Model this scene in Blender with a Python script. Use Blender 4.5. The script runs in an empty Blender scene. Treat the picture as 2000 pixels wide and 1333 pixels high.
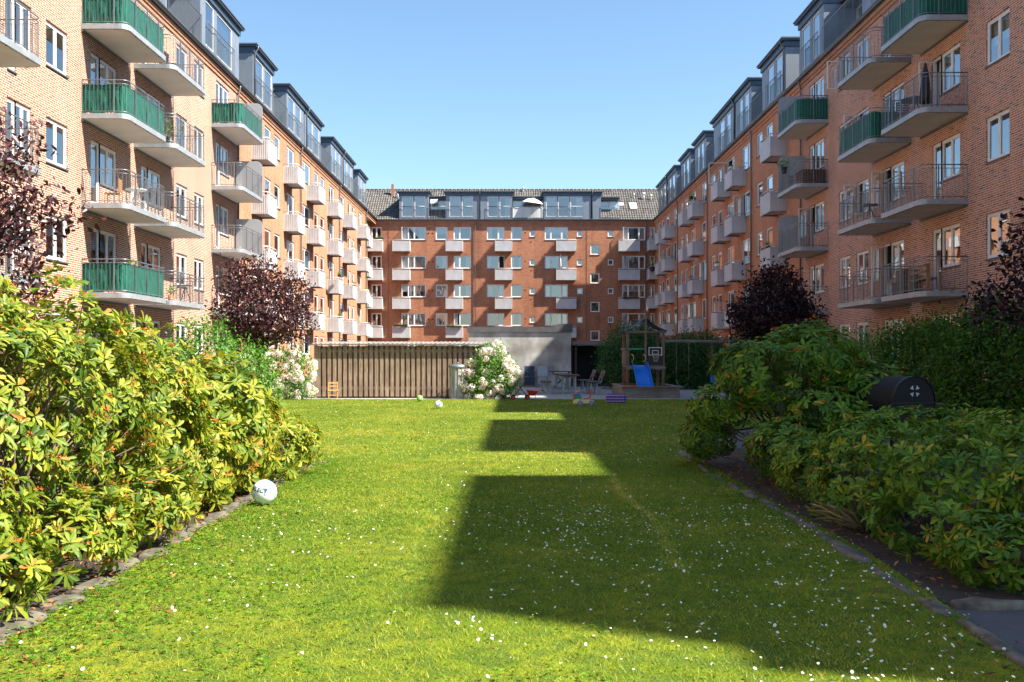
import bpy, bmesh, math, random
import numpy as np
from mathutils import Vector, Matrix

scene = bpy.context.scene
R = math.radians
# ------------------------------------------------------------------ camera
FPX = 1900.0; VX = 1003.5; VY = 694.0; EYE = 1.45
cam_d = bpy.data.cameras.new('camera')
cam = bpy.data.objects.new('camera', cam_d)
scene.collection.objects.link(cam)
cam.location = (0, 0, EYE)
cam.rotation_euler = (R(90), 0, 0)
cam_d.sensor_width = 36.0
cam_d.lens = FPX / 2000.0 * 36.0
cam_d.shift_x = -(VX - 1000.0) / 2000.0
cam_d.shift_y = (VY - 666.5) / 2000.0
cam_d.clip_start = 0.1
cam_d.clip_end = 2000.0
scene.camera = cam
# ------------------------------------------------------------------ sky, sun, exposure
SUN = Vector((0.85, -0.29, 1.0)).normalized()
w = bpy.data.worlds.new('World'); scene.world = w; w.use_nodes = True
nt = w.node_tree
for n in list(nt.nodes): nt.nodes.remove(n)
wo = nt.nodes.new('ShaderNodeOutputWorld'); bg = nt.nodes.new('ShaderNodeBackground')
sk = nt.nodes.new('ShaderNodeTexSky'); sk.sky_type = 'NISHITA'; sk.sun_disc = False
sk.sun_elevation = math.asin(SUN.z); sk.sun_rotation = math.atan2(SUN.x, SUN.y)
sk.altitude = 0; sk.air_density = 1.0; sk.dust_density = 0.6; sk.ozone_density = 1.6
bg.inputs['Strength'].default_value = 0.084
tn_ = nt.nodes.new('ShaderNodeMix'); tn_.data_type = 'RGBA'; tn_.blend_type = 'MULTIPLY'; tn_.inputs[0].default_value = 1.0; tn_.inputs[7].default_value = (.86, .97, 1.0, 1)
nt.links.new(sk.outputs[0], tn_.inputs[6]); nt.links.new(tn_.outputs[2], bg.inputs[0]); nt.links.new(bg.outputs[0], wo.inputs[0])
sl = bpy.data.lights.new('sun', 'SUN'); sl.energy = 5.0; sl.angle = R(0.53); sl.color = (1.0, 0.93, 0.80)
so = bpy.data.objects.new('sun', sl); scene.collection.objects.link(so)
so.rotation_euler = SUN.to_track_quat('Z', 'Y').to_euler(); so.location = (20, -10, 40)
scene.view_settings.view_transform = 'Standard'; scene.view_settings.look = 'None'
scene.view_settings.exposure = 1.52; scene.view_settings.gamma = 1.0
scene.cycles.use_denoising = True
scene.cycles.max_bounces = 8; scene.cycles.transparent_max_bounces = 12
scene.cycles.caustics_reflective = False; scene.cycles.caustics_refractive = False

# ------------------------------------------------------------------ helpers
COL = scene.collection
rnd = random.Random(7)
def link(o, parent=None):
    COL.objects.link(o)
    if parent is not None: o.parent = parent
    return o
def tag(o, label=None, cat=None, group=None, kind=None):
    if label: o['label'] = label
    if cat: o['category'] = cat
    if group: o['group'] = group
    if kind: o['kind'] = kind
    return o
def empty(name, loc=(0, 0, 0), rz=0.0, label=None, cat=None, group=None):
    o = bpy.data.objects.new(name, None); o.empty_display_size = 0.2
    link(o); o.location = loc; o.rotation_euler = (0, 0, rz)
    return tag(o, label, cat, group)
def inst(name, me, parent=None, loc=(0, 0, 0), rz=0.0):
    o = bpy.data.objects.new(name, me); link(o, parent); o.location = loc; o.rotation_euler = (0, 0, rz)
    return o
def copy_tree(o, parent=None):
    c = o.copy(); COL.objects.link(c)
    if parent is not None: c.parent = parent
    for ch in list(o.children): copy_tree(ch, c)
    return c

class MB:
    def __init__(s): s.v = []; s.f = []; s.m = []; s.sm = []
    def add(s, vs, fs, m=0, smooth=False):
        b = len(s.v); s.v += [tuple(p) for p in vs]
        for f in fs: s.f.append(tuple(b + i for i in f)); s.m.append(m); s.sm.append(smooth)
    def quad(s, a, b, c, d, m=0): s.add([a, b, c, d], [(0, 1, 2, 3)], m)
    def box(s, x0, y0, z0, x1, y1, z1, m=0, M=None):
        vs = [(x0, y0, z0), (x1, y0, z0), (x1, y1, z0), (x0, y1, z0), (x0, y0, z1), (x1, y0, z1), (x1, y1, z1), (x0, y1, z1)]
        if M is not None: vs = [M @ Vector(p) for p in vs]
        s.add(vs, [(0, 3, 2, 1), (4, 5, 6, 7), (0, 1, 5, 4), (1, 2, 6, 5), (2, 3, 7, 6), (3, 0, 4, 7)], m)
    def bar(s, a, b, w, h, m=0, up=(0, 0, 1)):
        a = Vector(a); b = Vector(b); d = (b - a); L = d.length
        if L < 1e-6: return
        d /= L; u = Vector(up)
        if abs(d.dot(u)) > 0.98: u = Vector((0, 1, 0))
        sx = d.cross(u).normalized(); sz = sx.cross(d).normalized()
        vs = []
        for t in (a, b):
            for i, j in ((-1, -1), (1, -1), (1, 1), (-1, 1)): vs.append(t + sx * (i * w / 2) + sz * (j * h / 2))
        s.add(vs, [(0, 1, 2, 3), (7, 6, 5, 4), (0, 4, 5, 1), (1, 5, 6, 2), (2, 6, 7, 3), (3, 7, 4, 0)], m)
    def tube(s, pts, r, n=6, m=0, r2=None, caps=True, smooth=True):
        pts = [Vector(p) for p in pts]; k = len(pts); vs = []
        for i, p in enumerate(pts):
            d = (pts[min(i + 1, k - 1)] - pts[max(i - 1, 0)])
            if d.length < 1e-9: d = Vector((0, 0, 1))
            d.normalize(); u = Vector((0, 0, 1)) if abs(d.z) < 0.9 else Vector((1, 0, 0))
            a = d.cross(u).normalized(); b = a.cross(d)
            rr = r if r2 is None else r + (r2 - r) * i / max(k - 1, 1)
            if isinstance(r, (list, tuple)): rr = r[i]
            for j in range(n):
                t = 2 * math.pi * j / n; vs.append(p + a * (math.cos(t) * rr) + b * (math.sin(t) * rr))
        fs = []
        for i in range(k - 1):
            for j in range(n):
                j2 = (j + 1) % n; fs.append((i * n + j, i * n + j2, (i + 1) * n + j2, (i + 1) * n + j))
        s.add(vs, fs, m, smooth)
        if caps:
            b = len(s.v) - len(vs)
            s.f.append(tuple(b + j for j in reversed(range(n)))); s.m.append(m); s.sm.append(False)
            s.f.append(tuple(b + (k - 1) * n + j for j in range(n))); s.m.append(m); s.sm.append(False)
    def lathe(s, prof, n=16, m=0, c=(0, 0, 0), axis='Z', smooth=True):
        vs = []
        for r, h in prof:
            for j in range(n):
                t = 2 * math.pi * j / n; x, y = math.cos(t) * r, math.sin(t) * r
                if axis == 'Z': p = (c[0] + x, c[1] + y, c[2] + h)
                elif axis == 'Y': p = (c[0] + x, c[1] + h, c[2] + y)
                else: p = (c[0] + h, c[1] + x, c[2] + y)
                vs.append(p)
        fs = []
        for i in range(len(prof) - 1):
            for j in range(n):
                j2 = (j + 1) % n; fs.append((i * n + j, i * n + j2, (i + 1) * n + j2, (i + 1) * n + j))
        s.add(vs, fs, m, smooth)
    def prism(s, poly, y0, y1, m=0):           # poly in x,z ; extruded along y
        n = len(poly); vs = [(x, y0, z) for x, z in poly] + [(x, y1, z) for x, z in poly]
        fs = [tuple(range(n)), tuple(reversed(range(n, 2 * n)))] + [(i, i + n, (i + 1) % n + n, (i + 1) % n) for i in range(n)]
        s.add(vs, fs, m)
    def prismz(s, poly, z0, z1, m=0):          # poly in x,y ; extruded along z
        n = len(poly); vs = [(x, y, z0) for x, y in poly] + [(x, y, z1) for x, y in poly]
        fs = [tuple(reversed(range(n))), tuple(range(n, 2 * n))] + [(i, (i + 1) % n, (i + 1) % n + n, i + n) for i in range(n)]
        s.add(vs, fs, m)
    def mesh(s, name, mats):
        me = bpy.data.meshes.new(name); me.from_pydata(s.v, [], s.f)
        for mt in (mats if isinstance(mats, (list, tuple)) else [mats]): me.materials.append(mt)
        me.polygons.foreach_set('material_index', s.m); me.polygons.foreach_set('use_smooth', s.sm)
        me.update(); return me
    def build(s, name, mats, parent=None, loc=(0, 0, 0), rz=0.0):
        return inst(name, s.mesh(name, mats), parent, loc, rz)

def np_mesh(name, V, T, mat, tint=None):
    me = bpy.data.meshes.new(name); nv = len(V); nf = len(T)
    me.vertices.add(nv); me.vertices.foreach_set('co', V.astype(np.float32).ravel())
    me.loops.add(nf * 3); me.loops.foreach_set('vertex_index', T.astype(np.int32).ravel())
    me.polygons.add(nf); me.polygons.foreach_set('loop_start', np.arange(0, nf * 3, 3, dtype=np.int32))
    me.polygons.foreach_set('loop_total', np.full(nf, 3, dtype=np.int32))
    me.materials.append(mat); me.update(calc_edges=True)
    if tint is not None:
        at = me.attributes.new('tint', 'FLOAT', 'POINT'); at.data.foreach_set('value', tint.astype(np.float32))
    me.validate(); return me

# ------------------------------------------------------------------ materials
def new_mat(name):
    m = bpy.data.materials.new(name); m.use_nodes = True; t = m.node_tree
    return m, t, t.nodes['Principled BSDF']
def N(t, typ, **kw):
    n = t.nodes.new(typ)
    for k, v in kw.items():
        if k.startswith('i_'): n.inputs[int(k[2:])].default_value = v
        else: setattr(n, k, v)
    return n
def mth(t, op, a, b=None, c=None):
    n = t.nodes.new('ShaderNodeMath'); n.operation = op
    for i, x in enumerate((a, b, c)):
        if x is None: continue
        if isinstance(x, (int, float)): n.inputs[i].default_value = x
        else: t.links.new(x, n.inputs[i])
    return n.outputs[0]
def mixc(t, f, a, b, mode='MIX'):
    n = t.nodes.new('ShaderNodeMix'); n.data_type = 'RGBA'; n.blend_type = mode
    for i, x in ((0, f), (6, a), (7, b)):
        if isinstance(x, (int, float)): n.inputs[i].default_value = x
        elif isinstance(x, tuple): n.inputs[i].default_value = (x[0], x[1], x[2], 1)
        else: t.links.new(x, n.inputs[i])
    return n.outputs[2]
def ramp(t, fac, stops):
    n = t.nodes.new('ShaderNodeValToRGB'); e = n.color_ramp.elements
    while len(e) < len(stops): e.new(0.5)
    for i, (p, c) in enumerate(stops): e[i].position = p; e[i].color = (c[0], c[1], c[2], 1) if isinstance(c, tuple) else (c, c, c, 1)
    t.links.new(fac, n.inputs[0]); return n.outputs[0]
def noise(t, scale, detail=3.0, vec=None, rough=0.55):
    n = t.nodes.new('ShaderNodeTexNoise'); n.inputs['Scale'].default_value = scale; n.inputs['Detail'].default_value = detail; n.inputs['Roughness'].default_value = rough
    if vec is not None: t.links.new(vec, n.inputs['Vector'])
    return n.outputs[0]
def objco(t): return t.nodes.new('ShaderNodeTexCoord').outputs['Object']
def geopos(t): return t.nodes.new('ShaderNodeNewGeometry').outputs['Position']
def bump(t, p, h, strength=0.3, dist=0.02):
    b = t.nodes.new('ShaderNodeBump'); b.inputs['Strength'].default_value = strength; b.inputs['Distance'].default_value = dist
    t.links.new(h, b.inputs['Height']); t.links.new(b.outputs[0], p.inputs['Normal'])
def simple(name, col, rough=0.6, metal=0.0, var=0.12, scale=6.0, bmp=0.0):
    m, t, p = new_mat(name)
    p.inputs['Roughness'].default_value = rough; p.inputs['Metallic'].default_value = metal
    f = noise(t, scale, 4.0, objco(t))
    c = ramp(t, f, [(0.3, tuple(x * (1 - var) for x in col)), (0.7, tuple(min(1, x * (1 + var)) for x in col))])
    t.links.new(c, p.inputs['Base Color'])
    if bmp: bump(t, p, f, bmp)
    return m

def brick_mat(name, cols, mortar, dirt=0.25, mort_w=0.012):
    """Flemish bond: stretcher and header in every course; colours differ brick by brick."""
    m, t, p = new_mat(name)
    tc = objco(t); sp = t.nodes.new('ShaderNodeSeparateXYZ'); t.links.new(tc, sp.inputs[0])
    # use x+y so that side walls (running along local y) are bricked too
    u = mth(t, 'ADD', sp.outputs[0], sp.outputs[1]); z = sp.outputs[2]
    row = mth(t, 'DIVIDE', z, 0.0667); rf = mth(t, 'FLOOR', row); rz = mth(t, 'SUBTRACT', row, rf)
    sh = mth(t, 'MULTIPLY', mth(t, 'MODULO', rf, 2.0), 0.5)
    jit = mth(t, 'MULTIPLY', mth(t, 'SINE', mth(t, 'MULTIPLY', rf, 12.9)), 0.22)
    uu = mth(t, 'ADD', mth(t, 'ADD', mth(t, 'DIVIDE', u, 0.36), sh), jit); uf = mth(t, 'FLOOR', uu); ux = mth(t, 'SUBTRACT', uu, uf)
    head = mth(t, 'GREATER_THAN', ux, 0.6667)
    d0 = mth(t, 'MINIMUM', ux, mth(t, 'SUBTRACT', 1.0, ux)); d1 = mth(t, 'ABSOLUTE', mth(t, 'SUBTRACT', ux, 0.6667))
    dx = mth(t, 'MULTIPLY', mth(t, 'MINIMUM', d0, d1), 0.36)
    dz = mth(t, 'MULTIPLY', mth(t, 'MINIMUM', rz, mth(t, 'SUBTRACT', 1.0, rz)), 0.0667)
    dd = mth(t, 'MINIMUM', dx, dz)
    mm = mth(t, 'LESS_THAN', dd, mort_w / 2)
    cv = t.nodes.new('ShaderNodeCombineXYZ'); t.links.new(uf, cv.inputs[0]); t.links.new(rf, cv.inputs[1]); t.links.new(head, cv.inputs[2])
    wn = t.nodes.new('ShaderNodeTexWhiteNoise'); wn.noise_dimensions = '3D'; t.links.new(cv.outputs[0], wn.inputs[0])
    n = len(cols); bc = ramp(t, wn.outputs[0], [((i + 0.5) / n, c) for i, c in enumerate(cols)])
    big = noise(t, 0.35, 5.0, tc); fine = noise(t, 60.0, 2.0, tc)
    bc = mixc(t, mth(t, 'MULTIPLY', fine, 0.35), bc, (0.12, 0.05, 0.03))
    mc = mixc(t, mth(t, 'MULTIPLY', fine, 0.3), mortar, tuple(x * 0.6 for x in mortar))
    c = mixc(t, mm, bc, mc)
    # large-scale weathering and rain streaks
    mp = t.nodes.new('ShaderNodeMapping'); mp.inputs['Scale'].default_value = (1.6, 1.6, 0.12); t.links.new(tc, mp.inputs[0])
    st = noise(t, 1.0, 4.0, mp.outputs[0])
    wv = mth(t, 'MULTIPLY', mth(t, 'ADD', ramp(t, big, [(0.35, 0.0), (0.7, 1.0)]), ramp(t, st, [(0.45, 0.0), (0.75, 1.0)])), dirt)
    c = mixc(t, wv, c, mixc(t, 1.0, c, (0.62, 0.58, 0.55), 'MULTIPLY'))
    t.links.new(c, p.inputs['Base Color']); p.inputs['Roughness'].default_value = 0.9
    p.inputs['Specular IOR Level'].default_value = 0.25
    hgt = mth(t, 'MINIMUM', mth(t, 'MULTIPLY', dd, 120.0), 1.0)
    bump(t, p, mth(t, 'ADD', hgt, mth(t, 'MULTIPLY', fine, 0.3)), 0.5, 0.006)
    return m
M = {}
M['brick_near'] = brick_mat('brick_rustic', [(.44, .17, .10), (.33, .12, .075), (.50, .22, .13), (.25, .09, .065), (.46, .19, .10), (.14, .085, .08), (.42, .15, .085), (.36, .17, .12)], (.78, .68, .56), 0.35, 0.0165)
M['brick_right'] = brick_mat('brick_rustic_fill_lifted', [(.64, .245, .15), (.53, .19, .12), (.68, .30, .19), (.34, .14, .10), (.66, .26, .155), (.17, .11, .10), (.61, .22, .13), (.54, .26, .17)], (.90, .76, .62), 0.30, 0.0145)  # near-left brick lightened; fill light of the shaded wing is in the colour
M['brick_far_right'] = brick_mat('brick_orange_fill_lifted', [(.66, .29, .155), (.59, .24, .125), (.70, .33, .18), (.50, .20, .11), (.67, .29, .155)], (.66, .42, .28), 0.35, 0.010)  # far-left brick brightened, extra fill on the shaded side put into its colour
M['brick_far'] = brick_mat('brick_orange', [(.55, .265, .145), (.48, .215, .115), (.59, .295, .17), (.41, .175, .10), (.56, .265, .145)], (.58, .38, .26), 0.45, 0.010)
M['brick_back'] = brick_mat('brick_red', [(.55, .235, .13), (.46, .18, .10), (.58, .26, .15), (.37, .14, .085), (.56, .24, .13)], (.54, .33, .22), 0.55, 0.010)
M['white'] = simple('white_paint', (.80, .80, .79), 0.45, 0, 0.04, 3)
M['sill'] = simple('slate_sill', (.10, .105, .12), 0.5)
M['concrete'] = simple('balcony_concrete', (.50, .50, .49), 0.7, 0, 0.16, 3.0, 0.1)
M['soffit'] = simple('painted_soffit', (.70, .65, .58), 0.8, 0, 0.08, 1.2)
M['edge'] = simple('galvanised_edge', (.36, .385, .41), 0.5, .35, .16, 4)
M['galv'] = simple('galvanised_steel', (.27, .29, .31), 0.42, 0.7, 0.15, 9)
M['dark_steel'] = simple('dark_steel', (.06, .065, .07), 0.45, 0.4, 0.2, 9)
M['corr'] = simple('grey_coated_sheet', (.58, .58, .59), 0.5, 0.05, 0.14, 1.3)
M['zinc'] = simple('blue_grey_zinc', (.20, .235, .29), 0.5, 0.25, 0.10, 1.6)
M['fascia'] = simple('slate_blue_fascia', (.055, .085, .13), 0.45, 0.1, 0.10, 1.2)
M['gutter'] = simple('gutter_zinc', (.16, .17, .18), 0.45, 0.4, 0.15, 4)
M['green'] = simple('green_canvas', (.0, .12, .08), 0.8, 0, 0.25, 5.0, 0.2)
M['canvas'] = simple('white_canvas', (.75, .74, .70), 0.85, 0, 0.06, 4.0)
M['plinth'] = simple('rendered_plinth', (.28, .26, .24), 0.9, 0, 0.15, 2.0)
M['room'] = simple('room_interior', (.10, .09, .08), 0.9)
M['black'] = simple('black_plastic', (.015, .015, .017), 0.5)
M['vent'] = simple('vent_hole', (.01, .01, .01), 0.9)
def curtain_mat(name, col):
    m, t, p = new_mat(name); p.inputs['Roughness'].default_value = 0.9
    oi = t.nodes.new('ShaderNodeObjectInfo')
    c = ramp(t, oi.outputs['Random'], [(0.0, col), (0.5, tuple(x * .8 for x in col)), (1.0, (.62, .66, .72))])
    t.links.new(c, p.inputs['Base Color']); return m
M['curtain'] = curtain_mat('curtain_cloth', (.82, .80, .76))
def glass_mat():
    m = bpy.data.materials.new('window_glass'); m.use_nodes = True; t = m.node_tree; t.nodes.clear()
    o = t.nodes.new('ShaderNodeOutputMaterial'); mx = t.nodes.new('ShaderNodeMixShader')
    tr = t.nodes.new('ShaderNodeBsdfTransparent'); tr.inputs[0].default_value = (.80, .86, .86, 1)
    gl = t.nodes.new('ShaderNodeBsdfGlossy'); gl.inputs['Roughness'].default_value = 0.015; gl.inputs[0].default_value = (.95, .97, 1, 1)
    fr = t.nodes.new('ShaderNodeFresnel'); fr.inputs[0].default_value = 1.5
    f = mth(t, 'MINIMUM', mth(t, 'ADD', mth(t, 'MULTIPLY', fr.outputs[0], 1.7), 0.19), 1.0)
    nz = noise(t, 0.9, 1.0, geopos(t)); b = t.nodes.new('ShaderNodeBump'); b.inputs['Strength'].default_value = 0.06; b.inputs['Distance'].default_value = 0.05
    t.links.new(nz, b.inputs['Height']); t.links.new(b.outputs[0], gl.inputs['Normal'])
    t.links.new(f, mx.inputs[0]); t.links.new(tr.outputs[0], mx.inputs[1]); t.links.new(gl.outputs[0], mx.inputs[2]); t.links.new(mx.outputs[0], o.inputs[0])
    return m
M['glass'] = glass_mat()
def frosted_mat():
    m, t, p = new_mat('frosted_screen'); p.inputs['Base Color'].default_value = (.60, .62, .65, 1); p.inputs['Roughness'].default_value = 0.6
    o = t.nodes['Material Output']; mx = t.nodes.new('ShaderNodeMixShader'); tr = t.nodes.new('ShaderNodeBsdfTranslucent'); tr.inputs[0].default_value = (.45, .47, .5, 1)
    mx.inputs[0].default_value = 0.45; t.links.new(p.outputs[0], mx.inputs[1]); t.links.new(tr.outputs[0], mx.inputs[2]); t.links.new(mx.outputs[0], o.inputs[0]); return m
M['frost'] = frosted_mat()
def tile_mat():
    m, t, p = new_mat('roof_tile'); tc = objco(t)
    sp = t.nodes.new('ShaderNodeSeparateXYZ'); t.links.new(tc, sp.inputs[0])
    cv = t.nodes.new('ShaderNodeCombineXYZ'); t.links.new(mth(t, 'FLOOR', mth(t, 'DIVIDE', sp.outputs[0], 0.24)), cv.inputs[0]); t.links.new(mth(t, 'FLOOR', mth(t, 'DIVIDE', sp.outputs[2], 0.24)), cv.inputs[2])
    wn = t.nodes.new('ShaderNodeTexWhiteNoise'); t.links.new(cv.outputs[0], wn.inputs[0])
    c = ramp(t, wn.outputs[0], [(0, (.075, .07, .068)), (.5, (.115, .105, .10)), (1, (.17, .155, .145))])
    c = mixc(t, ramp(t, noise(t, 1.2, 4, tc), [(.4, 0.0), (.7, .5)]), c, (.16, .16, .13))
    t.links.new(c, p.inputs['Base Color']); p.inputs['Roughness'].default_value = 0.6; return m
M['tile'] = tile_mat()
# ------------------------------------------------------------------ buildings
EAVE = 14.65; WL = -13.5; WR = 13.8; YB = 95.0
RIDGE_Y = 4.6; RIDGE_Z = 18.35
def uL(x): return -WL * FPX / (VX - x)
def uR(x): return WR * FPX / (x - VX)
def xB(x): return (x - VX) / 20.0
ZT = [2.75 + 2.8 * k for k in range(5)]          # window heads
ZF = [0.60 + 2.8 * k for k in range(5)]          # floor levels

_cache = {}
def win_mesh(w, h, div, openl=None):
    """frame with mullions, sill and the dark room box behind; origin bottom left on the wall plane, y into the wall"""
    key = ('w', round(w, 2), round(h, 2), div, openl)
    if key in _cache: return _cache[key]
    b = MB(); g = MB(); lf = MB(); y0, y1 = 0.045, 0.125; t = 0.06
    b.box(0, y0, 0, t, y1, h); b.box(w - t, y0, 0, w, y1, h); b.box(t, y0, 0, w - t, y1, t); b.box(t, y0, h - t, w - t, y1, h)
    n = len(div); tot = float(sum(div)); x = t; iw = w - 2 * t; s = 0.045
    for i, d in enumerate(div):
        xe = x + iw * d / tot
        if i < n - 1: b.box(xe - 0.03, y0 + .004, t, xe + 0.03, y1, h - t)
        a0 = x + (0.03 if i else 0); a1 = xe - (0.03 if i < n - 1 else 0)
        if openl == i:                                     # leaf swung outwards on its left-hand hinge
            lw = a1 - a0; xx = a0 + .02
            lf.box(xx, y0 - lw, t, xx + .04, y0 - lw + s, h - t); lf.box(xx, y0 - s, t, xx + .04, y0, h - t)
            lf.box(xx, y0 - lw + s, t, xx + .04, y0 - s, t + s); lf.box(xx, y0 - lw + s, h - t - s, xx + .04, y0 - s, h - t)
            lf.quad((xx + .02, y0 - s, t + s), (xx + .02, y0 - lw + s, t + s), (xx + .02, y0 - lw + s, h - t - s), (xx + .02, y0 - s, h - t - s), 1)
        else:
            ys, ye = y0 + .012, y1 - .015
            b.box(a0, ys, t, a0 + s, ye, h - t); b.box(a1 - s, ys, t, a1, ye, h - t)
            b.box(a0 + s, ys, t, a1 - s, ye, t + s); b.box(a0 + s, ys, h - t - s, a1 - s, ye, h - t)
            yg = y0 + .035
            g.quad((a0 + s, yg, t + s), (a1 - s, yg, t + s), (a1 - s, yg, h - t - s), (a0 + s, yg, h - t - s))
        x = xe
    b.box(-.02, -.045, -.045, w + .02, .06, -.002, 1)       # sill
    r0, r1 = .135, .95                                      # room seen through the pane
    b.quad((0, r1, 0), (w, r1, 0), (w, r1, h), (0, r1, h), 2)
    b.quad((0, r0, 0), (0, r1, 0), (0, r1, h), (0, r0, h), 2); b.quad((w, r0, 0), (w, r0, h), (w, r1, h), (w, r1, 0), 2)
    b.quad((0, r0, h), (0, r1, h), (w, r1, h), (w, r0, h), 2); b.quad((0, r0, 0), (w, r0, 0), (w, r1, 0), (0, r1, 0), 2)
    r = (b.mesh('window', [M['white'], M['sill'], M['room']]), g.mesh('pane', [M['glass']]), lf.mesh('open_sash', [M['white'], M['glass']]) if lf.v else None)
    _cache[key] = r; return r
def curtain_mesh(w, h, style):
    key = ('c', round(w, 2), round(h, 2), style)
    if key in _cache: return _cache[key]
    b = MB(); spans = {0: [(0.05, .30)], 6: [(.70, .95)], 1: [(0.04, .96)], 2: [(.04, .96)], 3: [(.04, .24)], 4: [(.55, .96)], 5: [(.04, .96)]}[style]
    zlo = {2: h * .45, 5: h * .08}.get(style, .05); zhi = h * .56 if style == 5 else h - .05
    for a, c in spans:
        n = max(6, int((c - a) * w / .045)); pts = []
        for i in range(n + 1):
            x = w * (a + (c - a) * i / n); y = .22 + .028 * math.sin(i * 1.9) + .012 * math.sin(i * 4.3)
            if style == 2: y = .2
            pts.append((x, y))
        for (xa, ya), (xb, yb) in zip(pts, pts[1:]):
            b.add([(xa, ya, zlo), (xb, yb, zlo), (xb, yb, zhi), (xa, ya, zhi)], [(0, 1, 2, 3)], 0, True)
    _cache[key] = b.mesh('curtain', [M['curtain']]); return _cache[key]

class Facade:
    def __init__(s, root, side, U0, face=0.0):
        s.root = root; s.side = side; s.U0 = U0; s.holes = []; s.r = random.Random(hash(side) % 97 + int(abs(U0)) + 3); s.face = face
        s.wcount = 0
    def x(s, a, b):
        if s.side == 'L': return a - s.U0, b - s.U0
        if s.side == 'R': return s.U0 - b, s.U0 - a
        return a, b
    def window(s, a, b, z0, z1, div, name='window', curt=None, openl=None, y=0.0, hole=True):
        x0, x1 = s.x(a, b); w = round((x1 - x0) / .05) * .05; h = round((z1 - z0) / .05) * .05
        if s.side == 'R' and name == 'window' and s.r.random() < .5: div = tuple(reversed(div))
        mw, mg, ml = win_mesh(w, h, div, openl)
        if hole: s.holes.append((x0, x0 + w, z0, z0 + h))
        o = inst(name, mw, s.root, (x0, y, z0)); inst('pane', mg, o)
        if ml: inst('open_sash', ml, o)
        if curt is None:
            q = s.r.random(); curt = 0 if q < .3 else 1 if q < .48 else 2 if q < .62 else 3 if q < .70 else 4 if q < .76 else 5 if q < .82 else -1
        if curt >= 0: inst('curtain', curtain_mesh(w, h, curt), o)
        if curt == 0: inst('curtain', curtain_mesh(w, h, 6), o)
        return o
    def door_set(s, a, b, k, leaf=None, openl=None, curt=None):
        """balcony door (leftmost third) with a two-light window beside it"""
        x0, x1 = s.x(a, b); dw = (x1 - x0) / 3.0
        if s.side == 'L': da, db, wa, wb = a, a + dw, a + dw, b
        elif s.side == 'R': da, db, wa, wb = b - dw, b, a, b - dw
        else: da, db, wa, wb = a, a + dw, a + dw, b
        zt = ZT[k]; zf = ZF[k] + .08
        zb = zt - round((zt - zf) / .05) * .05
        xx0, xx1 = s.x(da, db); w = round((xx1 - xx0) / .05) * .05
        mw, mg, ml = win_mesh(w, zt - zb, (1,), openl); s.holes.append((xx0, xx0 + w, zb, zt))
        o = inst('balcony_door', mw, s.root, (xx0, 0, zb))
        if ml: inst('open_sash', ml, o)
        if mg.vertices: inst('pane', mg, o)
        x2 = xx0 + w; w2 = round((x1 - x2) / .05) * .05; zb2 = zt - 1.30
        mw, mg, ml = win_mesh(w2, 1.30, (1, 1)); s.holes.append((x2, x2 + w2, zb2, zt))
        o2 = inst('window', mw, s.root, (x2, 0, zb2)); inst('pane', mg, o2)
        q = s.r.random() if curt is None else curt
        st = 0 if q < .3 else 1 if q < .5 else 5 if q < .65 else -1
        if st == 0: inst('curtain', curtain_mesh(w2, 1.3, 6), o2)
        if st >= 0: inst('curtain', curtain_mesh(w2, 1.3, st), o2); inst('curtain', curtain_mesh(w, zt - zb, 1 if st == 0 else st), o)
    def wall(s, a, b, z0, z1, mat, y=0.0, name='wall', depth=9.0):
        x0, x1 = s.x(a, b); hs = [h for h in s.holes if h[0] >= x0 - .01 and h[1] <= x1 + .01]
        us = sorted(set([x0, x1] + [round(h[i], 4) for h in hs for i in (0, 1)])); zs = sorted(set([z0, z1] + [round(h[i], 4) for h in hs for i in (2, 3)]))
        bm = MB()
        for j in range(len(zs) - 1):
            za, zb = zs[j], zs[j + 1]; run = None; zc = (za + zb) / 2
            row = [h for h in hs if h[2] < zc < h[3]]
            for i in range(len(us) - 1):
                uc = (us[i] + us[i + 1]) / 2; solid = not any(h[0] < uc < h[1] for h in row)
                if solid and run is None: run = us[i]
                if not solid and run is not None: bm.quad((run, y, za), (us[i], y, za), (us[i], y, zb), (run, y, zb)); run = None
            if run is not None: bm.quad((run, y, za), (us[-1], y, za), (us[-1], y, zb), (run, y, zb))
        for (a0, a1, c0, c1) in hs:
            e = y + .14
            bm.quad((a0, y, c0), (a0, e, c0), (a0, e, c1), (a0, y, c1)); bm.quad((a1, y, c0), (a1, y, c1), (a1, e, c1), (a1, e, c0))
            bm.quad((a0, y, c1), (a0, e, c1), (a1, e, c1), (a1, y, c1)); bm.quad((a0, y, c0), (a1, y, c0), (a1, e, c0), (a0, e, c0))
        # returns and rear wall
        bm.quad((x0, y, z0), (x0, y, z1), (x0, depth, z1), (x0, depth, z0)); bm.quad((x1, y, z0), (x1, depth, z0), (x1, depth, z1), (x1, y, z1))
        bm.quad((x0, depth, z0), (x0, depth, z1), (x1, depth, z1), (x1, depth, z0))
        return bm.build(name, [mat], s.root)
    def gable(s, a, right_end, mat):
        x0, _ = s.x(a, a); b = MB(); d = .003 if right_end else -.003
        b.add([(x0 + d, 0, EAVE), (x0 + d, 2 * RIDGE_Y, EAVE), (x0 + d, RIDGE_Y, RIDGE_Z)], [(0, 1, 2)]); b.build('gable', [mat], s.root)
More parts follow.
